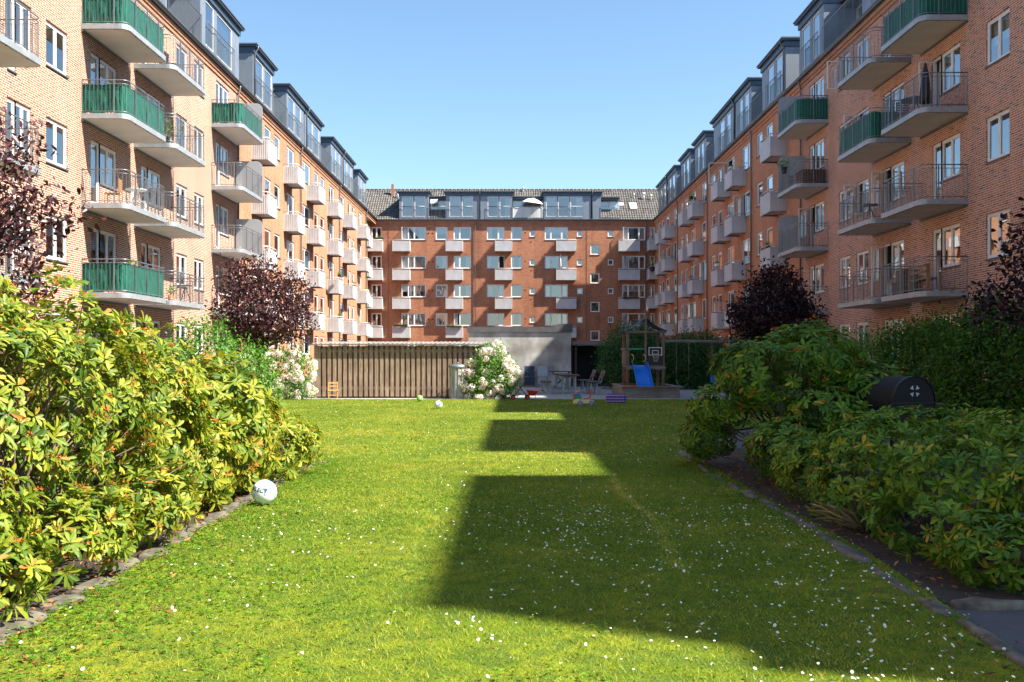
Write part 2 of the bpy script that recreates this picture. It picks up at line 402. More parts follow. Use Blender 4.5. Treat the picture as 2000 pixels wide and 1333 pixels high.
    def eaves(s, a, b, mat, dorm=None):
        x0, x1 = s.x(a, b); c = MB()
        c.box(x0 + .002, -.05, EAVE - .46, x1 - .002, -.001, EAVE - .30); c.box(x0 + .002, -.10, EAVE - .298, x1 - .002, -.001, EAVE - .13)
        c.build('brick_cornice', [mat], s.root)
        g = MB(); n = 7; R_ = .075; yc = -.19; zc = EAVE - .02
        for i in range(n):
            t0 = math.pi + math.pi * i / n; t1 = math.pi + math.pi * (i + 1) / n
            p = [(yc + R_ * math.cos(t), zc + R_ * math.sin(t)) for t in (t0, t1)]
            g.add([(x0, p[0][0], p[0][1]), (x1, p[0][0], p[0][1]), (x1, p[1][0], p[1][1]), (x0, p[1][0], p[1][1])], [(0, 1, 2, 3)], 0, True)
        g.box(x0, -.30, zc, x1, -.255, zc + .02); g.box(x0, -.115, EAVE - .128, x1, .02, EAVE + .03)
        g.build('gutter', [M['gutter']], s.root)
    def roof(s, a, b, cut=None):
        x0, x1 = s.x(a, b); p = .12; n = int((x1 - x0) / p); rows = 17; bm = MB()
        for fr in (0,):
            for j in range(rows):
                t0, t1 = j / rows, (j + 1) / rows
                base = len(bm.v)
                for i in range(n + 1):
                    x = x0 + (x1 - x0) * i / n; wv = .038 * (1 if i % 2 else -1)
                    for t, up in ((t0, .045), (t1, 0.0)):
                        bm.v.append((x, -.12 + (RIDGE_Y + .12) * t - .5 * (wv + up), EAVE + .03 + (RIDGE_Z - EAVE - .03) * t + .8 * (wv + up)))
                for i in range(n):
                    q = base + 2 * i; bm.f.append((q, q + 2, q + 3, q + 1)); bm.m.append(0); bm.sm.append(False)
                    if j:  pass
        bm.quad((x0, RIDGE_Y, RIDGE_Z), (x1, RIDGE_Y, RIDGE_Z), (x1, 2 * RIDGE_Y, EAVE), (x0, 2 * RIDGE_Y, EAVE))
        r = bm.build('roof', [M['tile']], s.root)
        rg = MB(); k = int((x1 - x0) / .4)
        for i in range(k):
            xa = x0 + (x1 - x0) * i / k; rg.tube([(xa, RIDGE_Y, RIDGE_Z + .02), (xa + .39, RIDGE_Y, RIDGE_Z + .05)], .1, 6)
        rg.build('ridge_tiles', [M['tile']], r)
        return r
    def downpipe(s, a, z1=EAVE - .1, z0=0.1, y=-.10, name='downpipe'):
        x, _ = s.x(a, a); b = MB(); b.tube([(x, -.19, EAVE - .08), (x, -.19, EAVE - .2), (x, y, EAVE - .55), (x, y, z0)], .045, 8)
        for z in (2, 5, 8, 11): b.tube([(x, y, z), (x, y, z + .04)], .058, 8)
        b.build(name, [M['gutter']], s.root)
    def block(s, a, b, wins, top=17.40, yf=-.10, pipe=None, rail=True, over=.22):
        """flat-roofed dormer; wins = list of (a, b) window spans"""
        x0, x1 = s.x(a, b); d = MB(); zb = EAVE + .05
        hs = [s.x(p, q) for p, q in wins]; hs.sort(); wz0, wz1 = EAVE + .30, 16.92
        # cladding between the windows as proud panels
        xs = x0
        for h0, h1 in hs + [(x1, None)]:
            if h0 > xs + .02: d.box(xs, yf, zb, h0, yf + .10, top - .40, 0)
            if h1 is None: break
            d.box(h0, yf, zb, h1, yf + .10, wz0, 0); d.box(h0, yf, wz1, h1, yf + .10, top - .40, 0)
            xs = h1
        d.box(x0, yf + .10, zb, x0 + .06, 3.6, top - .40, 0); d.box(x1 - .06, yf + .10, zb, x1, 3.6, top - .40, 0)   # cheeks
        d.box(x0 + .06, 1.45, zb, x1 - .06, 1.5, top - .4, 3)
        d.box(x0 - .06, yf - .08, top - .40, x1 + .06, 3.6, top - .12, 1)
        d.box(x0 - over * .8, yf - over, top - .12, x1 + over * .8, 3.62, top - .03, 1); d.box(x0 - over, yf - over - .05, top - .03, x1 + over, 3.64, top + .03, 2)
        o = d.build('dormer', [M['zinc'], M['fascia'], M['gutter'], M['room']], s.root)
        for h0, h1 in hs:
            w = h1 - h0; h = wz1 - wz0; b2 = MB(); t = .06
            b2.box(0, .02, 0, t, .09, h); b2.box(w - t, .02, 0, w, .09, h); b2.box(t, .02, 0, w - t, .09, t); b2.box(t, .02, h - t, w - t, .09, h)
            b2.quad((t, .05, t), (w - t, .05, t), (w - t, .05, h - t), (t, .05, h - t), 1)
            if s.r.random() < .65:
                n = 14; p0 = .1 if s.r.random() < .6 else w * .5
                for i in range(n):
                    xa = p0 + (w - .08 - p0) * i / n; xb = p0 + (w - .08 - p0) * (i + 1) / n
                    b2.add([(xa, .22 + .03 * math.sin(i * 2.1), .1), (xb, .22 + .03 * math.sin(i * 2.1 + 2.1), .1), (xb, .22 + .03 * math.sin(i * 2.1 + 2.1), h - .1), (xa, .22 + .03 * math.sin(i * 2.1), h - .1)], [(0, 1, 2, 3)], 2, True)
            b2.build('window', [M['white'], M['glass'], M['curtain']], o, (h0, yf, wz0))
        if rail and hs:
            s.bars(o, hs[0][0] - .05, hs[-1][1] + .05, yf - .09, EAVE + .12, 15.95)
        if pipe is not None:
            px = s.x(pipe, pipe)[0]; g = MB(); g.tube([(px, yf - .24, top - .02), (px, yf - .24, top - .14), (px, yf - .06, top - .42), (px, yf - .06, EAVE + .05)], .04, 8); g.build('drain_pipe', [M['gutter']], o)
        return o
    def bars(s, parent, x0, x1, y, z0, z1, pitch=.12, name='railing'):
        b = MB(); b.tube([(x0, y, z1), (x1, y, z1)], .022, 6); b.bar((x0, y, z0), (x1, y, z0), .03, .02)
        n = max(2, int((x1 - x0) / pitch))
        for i in range(n + 1):
            x = x0 + (x1 - x0) * i / n; r = .02 if i % 8 == 0 or i == n else .009
            b.bar((x, y, z0), (x, y, z1), r, r)
        return b.build(name, [M['galv']], parent)
    def loggia(s, a, b, top=17.12, depth=1.35, cloth=False, side=True):
        """roof terrace cut back between two dormers"""
        x0, x1 = s.x(a, b); d = MB(); zb = EAVE + .05
        d.box(x0 + .002, -.10, zb, x1 - .002, depth, zb + .12, 0)                                 # terrace floor and front edge
        d.box(x0 + .002, depth - .55, top - .34, x1 - .002, 3.6, top - .10, 1); d.box(x0 + .002, depth - .75, top - .10, x1 - .002, 3.6, top - .02, 2)
        o = d.build('roof_terrace', [M['zinc'], M['fascia'], M['gutter']], s.root)
        w = x1 - x0; n = max(2, int(round(w / 1.0))); b2 = MB(); z0 = zb + .12; z1 = top - .34
        for i in range(n):
            xa = x0 + w * i / n; xb = x0 + w * (i + 1) / n
            b2.box(xa, depth, z0, xa + .06, depth + .08, z1); b2.box(xb - .06, depth, z0, xb, depth + .08, z1); b2.box(xa + .06, depth, z1 - .06, xb - .06, depth + .08, z1)
            b2.box(xa + .06, depth, z0, xb - .06, depth + .08, z0 + .1)
            b2.quad((xa + .06, depth + .04, z0 + .1), (xb - .06, depth + .04, z0 + .1), (xb - .06, depth + .04, z1 - .06), (xa + .06, depth + .04, z1 - .06), 1)
            if s.r.random() < .5: b2.quad((xa + .1, depth + .2, z0), (xb - .1, depth + .2, z0), (xb - .1, depth + .2, z1), (xa + .1, depth + .2, z1), 3)
        b2.box(x0, depth + .6, z0, x1, depth + .62, z1, 2)
        b2.build('terrace_doors', [M['white'], M['glass'], M['room'], M['curtain']], o)
        s.bars(o, x0, x1, -.16, EAVE + .12, 15.95)
        if cloth:
            c = MB(); m = 60
            for i in range(m):
                xa = x0 + (x1 - x0) * i / m; xb = x0 + (x1 - x0) * (i + 1) / m; f = lambda t: -.12 + .02 * math.sin(t * 5.0)
                c.add([(xa, f(xa), EAVE + .2), (xb, f(xb), EAVE + .2), (xb, f(xb), 15.88), (xa, f(xa), 15.88)], [(0, 1, 2, 3)], 0, True)
            c.build('canvas_screen', [M['canvas']], o)
        return o
    def big_balcony(s, a, b, k, p=1.45, cloth=False, panel=False):
        x0, x1 = s.x(a, b); L = x1 - x0; z1 = ZF[k]; z0 = z1 - .19
        key = ('bb', round(L, 2), round(p, 2))
        rr = .27
        def outline(inset=0.0, n=5):
            pts = [(inset, 0.0)]
            for cx, t0 in ((rr, 180), (L - rr, 270)):
                for i in range(n + 1):
                    t = R(t0 + 90 * i / n); pts.append((cx + (rr - inset) * math.cos(t), -(p - rr) + (rr - inset) * math.sin(t)))
            pts.append((L - inset, 0.0)); return pts
        if key not in _cache:
            b1 = MB(); P = outline(); b1.prismz([(q[0], q[1]) for q in reversed(P)][::-1], 0.025, .19, 0)
            Q = outline(.07); n = len(Q); b1.add([(x, y - .0, .019) for x, y in Q], [tuple(range(n))], 1)
            b1.box(0, -.06, -.05, L, -.002, -.001, 2)
            c = MB()
            P2 = outline(.05); H = 1.05
            c.tube([(x, y, .19 + H) for x, y in P2], .019, 6); c.tube([(x, y, .19 + H - .11) for x, y in P2], .011, 5); c.tube([(x, y, .19 + .07) for x, y in P2], .013, 5)
            # bars at an even pitch along the outline
            tot = sum(math.dist(P2[i], P2[i + 1]) for i in range(len(P2) - 1)); m = int(tot / .125); acc = 0; seg = 0; pos = []
            for i in range(m + 1):
                d = tot * i / m; acc = 0
                for j in range(len(P2) - 1):
                    l = math.dist(P2[j], P2[j + 1])
                    if acc + l >= d - 1e-6:
                        t = (d - acc) / l; pos.append((P2[j][0] + (P2[j + 1][0] - P2[j][0]) * t, P2[j][1] + (P2[j + 1][1] - P2[j][1]) * t)); break
                    acc += l
            for i, (x, y) in enumerate(pos):
                post = i % 8 == 0 or i == len(pos) - 1
                if post: c.bar((x, y, .0), (x, y, .19 + H), .035, .035)
                else: c.bar((x, y, .19 + .07), (x, y, .19 + H - .11), .011, .011)
            g = MB(); P3 = outline(.085, 8); pts = []
            for j in range(len(P3) - 1):
                l = math.dist(P3[j], P3[j + 1]); q = max(1, int(l / .06))
                for i in range(q): pts.append((P3[j][0] + (P3[j + 1][0] - P3[j][0]) * i / q, P3[j][1] + (P3[j + 1][1] - P3[j][1]) * i / q))
            pts.append(P3[-1]); rows = 6; cx, cy = L / 2, -p / 2; base = len(g.v)
            for i, (x, y) in enumerate(pts):
                dx, dy = cx - x, cy - y; l = math.hypot(dx, dy)
                for j in range(rows + 1):
                    wv = .012 + .012 * math.sin(i * .9 + j * .7) + .010 * math.sin(i * 2.3 - j * 1.3); g.v.append((x + dx / l * wv, y + dy / l * wv, .22 + .10 * 0 + (H - .16) * j / rows + .012 * math.sin(i * .55)))
            for i in range(len(pts) - 1):
                for j in range(rows):
                    q = base + i * (rows + 1) + j; g.f.append((q, q + rows + 1, q + rows + 2, q + 1)); g.m.append(0); g.sm.append(True)
            _cache[key] = (b1.mesh('balcony', [M['edge'], M['soffit'], M['gutter']]), c.mesh('railing', [M['galv']]), g.mesh('canvas_screen', [M['green']]))
        mb, mc, mg = _cache[key]
        o = inst('balcony', mb, s.root, (x0, 0, z0)); inst('railing', mc, o)
        if cloth: inst('canvas_screen', mg, o)
        if panel:                                            # frosted privacy screen on the far end
            xs = L - .13 if s.side == 'L' else .09
            P = MB(); H = 1.78; ws = p - .12; rad = .3; poly = [(0, 0), (ws, 0)]
            for i in range(6): t = R(90 * i / 5); poly.append((ws - rad + rad * math.cos(t), H - rad + rad * math.sin(t)))
            poly.append((0, H)); n = len(poly)
            vs = [(xs, -.06 - q, .24 + z) for q, z in poly] + [(xs + .03, -.06 - q, .24 + z) for q, z in poly]
            P.add(vs, [tuple(range(n)), tuple(reversed(range(n, 2 * n)))] + [(i, i + n, (i + 1) % n + n, (i + 1) % n) for i in range(n)])
            P.build('privacy_screen', [M['frost']], o)
        return o
    def small_balcony(s, a, b, k, p=.85):
        x0, x1 = s.x(a, b); L = round((x1 - x0) / .05) * .05; z0 = ZF[k] - .28; key = ('sb', round(L, 2), p)
        if key not in _cache:
            b1 = MB(); b1.box(0.02, -p + .02, .10, L - .02, -.002, .22, 0)
            for i in range(int(L / .1)):
                b1.box(.04 + i * .1, -p + .05, .06, .04 + i * .1 + .05, -.01, .10, 0)
            for x in (.15, L - .15): b1.bar((x, 0, 0.03), (x, -p + .1, .08), .05, .07, 1)
            c = MB(); z0_, z1_ = .0, 1.0
            def rib(pt0, pt1, nrm):
                l = math.dist(pt0, pt1); n = max(2, int(l / .105)); ux, uy = (pt1[0] - pt0[0]) / l, (pt1[1] - pt0[1]) / l; st = l / n; prof = []
                for i in range(n):
                    d = i * st
                    for t, e in ((0, 0), (.62, 0), (.70, -.04), (.92, -.04)):
                        prof.append((pt0[0] + ux * (d + t * st) + nrm[0] * e, pt0[1] + uy * (d + t * st) + nrm[1] * e))
                prof.append(pt1); return prof
            pr = rib((0, 0), (0, -p), (-1, 0)) + rib((0, -p), (L, -p), (0, -1)) + rib((L, -p), (L, 0), (1, 0))
            for q, r_ in zip(pr, pr[1:]):
                if math.dist(q, r_) < 1e-6: continue
                c.quad((q[0], q[1], z0_), (r_[0], r_[1], z0_), (r_[0], r_[1], z1_), (q[0], q[1], z1_))
            h = MB(); zt = 1.13; h.tube([(0.02, 0, zt), (.02, -p + .02, zt), (L - .02, -p + .02, zt), (L - .02, 0, zt)], .03, 6)
            for x, y in ((.02, -p + .02), (L - .02, -p + .02), (L / 2, -p + .02), (.02, -p / 2), (L - .02, -p / 2)): h.bar((x, y, .2), (x, y, zt), .03, .03)
            _cache[key] = (b1.mesh('balcony', [M['corr'], M['dark_steel']]), c.mesh('ribbed_cladding', [M['corr']]), h.mesh('handrail', [M['corr']]))
        o = inst('balcony', _cache[key][0], s.root, (x0, 0, z0)); inst('ribbed_cladding', _cache[key][1], o); inst('handrail', _cache[key][2], o); return o

# ---- left building, nearer half
XL1 = uL(463)
bl = empty('apartment_building', (WL, 20, 0), R(90), 'near left apartment block of pale sunlit brick with green-screened balconies', 'building', 'apartment blocks round the courtyard')
F = Facade(bl, 'L', 20)
cols2 = [(90, 131.6), (344.5, 365.5), (379.5, 397.6)]
A = (uL(158.3), uL(247)); B = (uL(261), uL(333)); C = (uL(412.5), uL(460)); D = (uL(-23) - 3.6, uL(-23))
for k in range(5):
    for a, b in cols2:
        F.window(uL(a), uL(b), ZT[k] - 1.30, ZT[k], (1, 1))
    for (a, b) in ((177.3, 228.3), (275.8, 315), (422, 447), (14, 62)):
        if k: F.door_set(uL(a), uL(b), k)
        else: F.window(uL(a), uL(b), ZT[k] - (1.9 if a == 14 else 1.3), ZT[k], (1, 1, 1) if a != 14 else (1, 1))
    for y in (-8, -4, 2, 6.5, 12, 17): F.window(y, y + 1.3, ZT[k] - 1.3, ZT[k], (1, 1))
    if k:
        F.big_balcony(A[0], A[1], k, cloth=k in (4, 3, 1)); F.big_balcony(B[0], B[1], k)
        F.big_balcony(C[0], C[1], k, p=1.4, cloth=k == 4, panel=k in (4, 3, 2)); F.big_balcony(D[0], D[1], k)
F.wall(-12, XL1, 0, EAVE, M['brick_near']); F.eaves(-12, XL1 - .003, M['brick_far']); F.roof(-12, XL1 - .01); F.downpipe(XL1 - .12, name='downpipe')
F.block(uL(385) + .1, uL(462.5), [(42.3, 43.5), (43.9, 46.3)], pipe=None); F.loggia(37.6, uL(385) + .1); F.block(31, 37.6, [(31.5, 33), (33.4, 35), (35.4, 37)]); F.loggia(27.5, 31)
F.block(20, 27.5, [(20.8, 22.8), (23.4, 25.2)]); F.block(8, 17, [(9, 11), (12, 14)]); F.block(-6, 4, [(-5, -3), (-2, 0)])
F.gable(-12, False, M['brick_near'])
# ---- left building, farther half
YR = uL(714)
bl2 = empty('apartment_building', (WL, 70, 0), R(90), 'far left apartment block of orange brick with rows of small ribbed balconies', 'building', 'apartment blocks round the courtyard')
F = Facade(bl2, 'L', 70)
bal = [491, 553.6, 598.4, 638.6, 668.6, 697]
wins = [(517, 529, 2), (536, 547, 2), (560, 575, 3), (591, 606, 3), (614, 622, 1), (626, 634, 1), (642.6, 652.6, 2), (662.6, 672, 3), (679, 685, 1), (688, 692.6, 1), (699.4, 706.4, 2)]
for k in range(5):
    for i, (a, b, n) in enumerate(wins):
        F.window(uL(a), uL(b), ZT[k] - (1.5 if n == 2 and i > 1 else 1.3), ZT[k], {1: (1,), 2: (1, 1), 3: (1, 2)}[n] if i > 1 else (1,))
    if k:
        for x in bal: F.small_balcony(uL(x), uL(x) + 1.95, k)
F.wall(XL1, YR, 0, EAVE, M['brick_far'])
for k in range(1, 5):
    F.window(uL(716), uL(716) + 1.2, ZT[k] - 1.3, ZT[k], (1,), y=.7)
    o = F.small_balcony(89.9, 91.9, k); o.location.y = .7
F.wall(YR + .002, YB + .05, 0, EAVE, M['brick_far'], y=.7, name='recessed_wall')
sf = MB(); xs0, xs1 = F.x(YR, YB); sf.box(xs0 + .01, -.1, EAVE - .16, xs1 + .2, .69, EAVE - .13); sf.build('soffit', [M['corr']], bl2)
F.eaves(XL1 + .003, YB + .1, M['brick_far']); F.roof(XL1 + .01, YB + 5)
for x in (585, 661, 713.2): F.downpipe(uL(x))
F.block(uL(486) + .4, uL(532) - .3, [(uL(489) + .5, uL(508) + .3), (uL(510) + .4, uL(530) - .3)], pipe=uL(486) + .55)
F.loggia(uL(532) - .3, uL(554) + .3)
F.block(uL(554) + .3, uL(590), [(uL(560), uL(572)), (uL(575), uL(585))]); F.block(uL(592), uL(625) - .3, [(uL(598), uL(608)), (uL(611), uL(621))], pipe=uL(594.5))
F.loggia(uL(625) - .3, uL(642) + .3)
F.block(uL(642) + .3, uL(664), [(uL(647), uL(654)), (uL(656), uL(661))]); F.block(uL(665), uL(687), [(uL(670), uL(676)), (uL(678), uL(684))], pipe=uL(666.5))
F.loggia(uL(687), uL(697)); F.block(uL(697), uL(712), [(uL(700), uL(704)), (uL(706), uL(710))])
# ---- right building, nearer half
XR1 = uR(1566); YN = 0.12
br = empty('apartment_building', (WR, 20, 0), R(-90), 'near right apartment block of shaded red-brown brick with large railed balconies', 'building', 'apartment blocks round the courtyard')
F = Facade(br, 'R', 20)
A = (uR(1890.8), uR(1799.8)); B = (uR(1780), uR(1706)); C = (uR(1617.8), uR(1574)); D = (20.2, 23.8)
for k in range(5):
    for j, (a, b) in enumerate([(1972, 1925.8), (1660, 1638.8), (1696, 1672.5)]):
        F.window(uR(a), uR(b), ZT[k] - 1.30, ZT[k], (1, 1), openl=0 if (k in (2, 3) and j == 2) or (k == 4 and j == 1) else None)
    for j, (a, b) in enumerate(((1875.4, 1820.8), (1766, 1725.6), (1609, 1581))):
        if k: F.door_set(uR(a), uR(b), k, openl=0 if (k, j) in ((3, 0), (2, 1), (1, 1), (2, 2)) else None)
        else: F.window(uR(a), uR(b), ZT[k] - 1.6, ZT[k], (1, 1, 1))
    for y in (3, 7.5, 12, 17, 21): F.window(y, y + 1.3, ZT[k] - 1.3, ZT[k], (1, 1))
    if k:
        F.big_balcony(A[0], A[1], k, cloth=k == 4); F.big_balcony(B[0], B[1], k, cloth=k == 3)
        F.big_balcony(C[0], C[1], k, p=1.4, cloth=k == 4, panel=k in (4, 3, 2)); F.big_balcony(D[0], D[1], k, cloth=k == 2)
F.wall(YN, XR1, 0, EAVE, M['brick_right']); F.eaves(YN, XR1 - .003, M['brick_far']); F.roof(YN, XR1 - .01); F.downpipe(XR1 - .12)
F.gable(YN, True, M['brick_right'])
F.block(43.0, 46.6, [(43.6, 44.6), (45.0, 46.3)]); F.loggia(38.3, 43.0); F.block(30, 38.3, [(31.5, 33), (33.4, 35), (35.4, 37)])
dn = F.block(.62, 6.2, [(1.6, 3), (3.6, 5)], yf=.72, rail=False); F.block(9.5, 16.1, [(10, 12), (13, 15)], yf=.72, rail=False); F.block(19.3, 27.6, [(20, 22), (24, 26)], yf=.72, rail=False)
wd = MB(); wd.prismz([(19.42, .25), (20.55, 2.45), (19.42, 2.45)], 14.7, 17.4, 0); wd.build('shadow_wedge', [M['fascia']], dn)  # unseen wedge added to slant the edge of the dormer's lawn shadow
# ---- right building, farther half
br2 = empty('apartment_building', (WR, 70, 0), R(-90), 'far right apartment block of red brick in shade with small grey ribbed balconies', 'building', 'apartment blocks round the courtyard')
F = Facade(br2, 'R', 70)
bal = [1537, 1457, 1427, 1375, 1354.6, 1318, 1304, 1285.5]
wins = [(1509, 1496, 1), (1489, 1478, 1), (1464.4, 1449, 2), (1434, 1420, 2), (1409.6, 1401.6, 1), (1397, 1389.6, 1), (1381, 1370, 2), (1359.4, 1349, 2), (1343, 1337.6, 1), (1334, 1329, 1), (1323, 1315, 2), (1308, 1300, 2), (1296.6, 1292, 1), (1290.4, 1285.8, 1)]
for k in range(5):
    for i, (a, b, n) in enumerate(wins):
        F.window(uR(a), uR(b), ZT[k] - (1.5 if n == 2 else 1.3), ZT[k], {1: (1,), 2: (1, 2)}[n], openl=0 if (k, i) in ((3, 2), (4, 3), (2, 6), (3, 10), (1, 7)) else None)
    if k:
        for x in bal: F.small_balcony(uR(x), uR(x) + 2.0, k)
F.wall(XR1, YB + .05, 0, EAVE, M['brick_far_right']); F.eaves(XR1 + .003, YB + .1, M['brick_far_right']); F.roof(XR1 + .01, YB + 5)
for x in (1470, 1383.5, 1325): F.downpipe(uR(x))
F.block(uR(1541) + .2, uR(1492), [(uR(1532), uR(1518)), (uR(1515), uR(1502))], pipe=uR(1540) + .3)
F.loggia(uR(1492), uR(1471))
F.block(uR(1471), uR(1440), [(uR(1466), uR(1456)), (uR(1454), uR(1446))], pipe=uR(1438.5)); F.block(uR(1437), uR(1397), [(uR(1430), uR(1421)), (uR(1418), uR(1408))])
F.loggia(uR(1397), uR(1382)); F.block(uR(1382), uR(1360), [(uR(1377), uR(1371)), (uR(1369), uR(1364))]); F.loggia(uR(1360), uR(1352)); F.block(uR(1352), uR(1333), [(uR(1348), uR(1342)), (uR(1340), uR(1336))])
F.loggia(uR(1333), uR(1324)); F.block(uR(1324), uR(1307), [(uR(1320), uR(1315)), (uR(1313), uR(1309))], pipe=uR(1306)); F.block(uR(1305), uR(1288), [(uR(1302), uR(1298)), (uR(1296), uR(1291))])
# ---- back building
bb = empty('apartment_building', (0, YB, 0), 0, 'red brick apartment block closing the far end of the courtyard', 'building', 'apartment blocks round the courtyard')
F = Facade(bb, 'B', 0)
for k in range(5):
    zt = ZT[k]
    F.window(-13.9, -12.9, zt - 1.3, zt, (1, 1), curt=[1, -1, -1, -1, -1][k])
    F.window(xB(784), xB(831.5), zt - 1.25, zt, (1.1, 1.1, 2), openl=0 if k in (2, 3, 4) else None)
    F.window(xB(851), xB(874), zt - 1.25, zt, (1,)); F.window(xB(886), xB(920), zt - 1.25, zt, (1, 2), openl=0 if k == 1 else None)
    F.window(xB(951), xB(984.5), zt - 1.25, zt, (2, 1), openl=1 if k == 3 else None); F.window(xB(998), xB(1020), zt - 1.25, zt, (1,))
    F.window(xB(1034.5), xB(1045.5), zt - .95, zt - .35, (1,), curt=-1); F.window(xB(1064), xB(1109), zt - 1.25, zt, (1, 2, 1))
    F.window(xB(1127), xB(1138), zt - .95, zt - .35, (1,), curt=-1); F.window(xB(1187), xB(1198), zt - .95, zt - .35, (1,), curt=-1)
    if k: F.window(xB(1153), xB(1171), zt - 2.7, zt - 1.7, (1,), curt=-1)
    F.window(xB(1215), xB(1260), zt - 1.3, zt, (1, 2, 1), openl=0 if k > 2 else None); F.window(xB(1269), xB(1279), zt - 1.45, zt, (1,))
    if k:
        for a, b in ((768, 802), (871.5, 905), (967, 1000.5), (1086, 1125)): F.small_balcony(xB(a), xB(b), k, p=.75)
        F.small_balcony(-14.15, -12.75, k, p=.75); F.small_balcony(xB(1207), xB(1248), k, p=.75)
F.wall(-22, 22, 0, EAVE, M['brick_back']); F.eaves(-14.25, 13.85, M['brick_back']); F.roof(-19, 19)
F.downpipe(xB(928)); F.downpipe(xB(1261))
v = MB()
for k in range(5):
    for x in (837, 845): v.tube([(xB(x), -.02, ZT[k] - .6), (xB(x), .05, ZT[k] - .6)], .07, 10)
    v.tube([(xB(1026), -.02, ZT[k] - .55), (xB(1026), .05, ZT[k] - .55)], .06, 8); v.tube([(xB(1037), -.02, ZT[k] - 1.45), (xB(1037), .05, ZT[k] - 1.45)], .06, 8)
v.build('air_vents', [M['vent']], bb)
cb = MB()
for x in (758, 1145): cb.box(xB(x), -.018, 3.2, xB(x) + .03, -.003, 13.6)
cb.build('cables', [M['dark_steel']], bb)
F.block(xB(780), xB(837), [(xB(785), xB(807)), (xB(810), xB(831))], pipe=None); F.loggia(xB(838), xB(870.5))
F.block(xB(871), xB(936), [(xB(878), xB(899.5)), (xB(902.5), xB(924))]); F.block(xB(938.5), xB(1000.5), [(xB(952.5), xB(973)), (xB(976), xB(996.5))], pipe=xB(937.2))
F.loggia(xB(1001), xB(1061), cloth=True)
F.block(xB(1062), xB(1154), [(xB(1066.5), xB(1087)), (xB(1090), xB(1111.5)), (xB(1114), xB(1137.5))], pipe=xB(1156.4)); F.block(xB(1157.5), xB(1173.5), [], rail=False, top=17.39)
F.loggia(xB(1174), xB(1212), top=17.05)
def rz_(y): return EAVE + .03 + (RIDGE_Z - EAVE - .03) * (y + .12) / (RIDGE_Y + .12)
ch = MB(); ch.box(xB(755), 3.6, rz_(3.6) - .3, xB(760), 3.9, RIDGE_Z + .45); ch.build('chimney', [M['brick_back']], bb)
for x, y, h, r in ((769.5, 3.2, .75, .12), (1022.5, 4.3, .5, .1), (1246, 3.2, .5, .09), (1265, 3.0, .7, .16), (1279.5, 2.9, .6, .12)):
    p = MB(); z = rz_(y); p.tube([(xB(x), y, z - .1), (xB(x), y, z + h)], r * .7, 8); p.tube([(xB(x), y, z + h - .25), (xB(x), y, z + h)], r, 8); p.build('roof_vent', [M['corr']], bb)
for xa, xb, y0, y1 in ((1234, 1248, 1.4, 2.3), (1213, 1222, 1.9, 2.3)):
    sk_ = MB(); za, zb = rz_(y0), rz_(y1); X0, X1 = xB(xa), xB(xb); o_ = .12
    sk_.add([(X0, y0 - o_, za + o_), (X1, y0 - o_, za + o_), (X1, y1 - o_, zb + o_), (X0, y1 - o_, zb + o_), (X0, y0, za - .1), (X1, y0, za - .1), (X1, y1, zb - .1), (X0, y1, zb - .1)],
            [(0, 1, 2, 3), (0, 4, 5, 1), (1, 5, 6, 2), (2, 6, 7, 3), (3, 7, 4, 0)], 0)
    sk_.build('skylight', [M['white']], bb)
rb = MB(); rb.box(xB(918), 3.0, 17.43, xB(938), 4.0, 17.62); rb.box(xB(1133), 3.0, 17.43, xB(1160), 4.0, 17.60); rb.build('roof_hatch', [M['white']], bb)
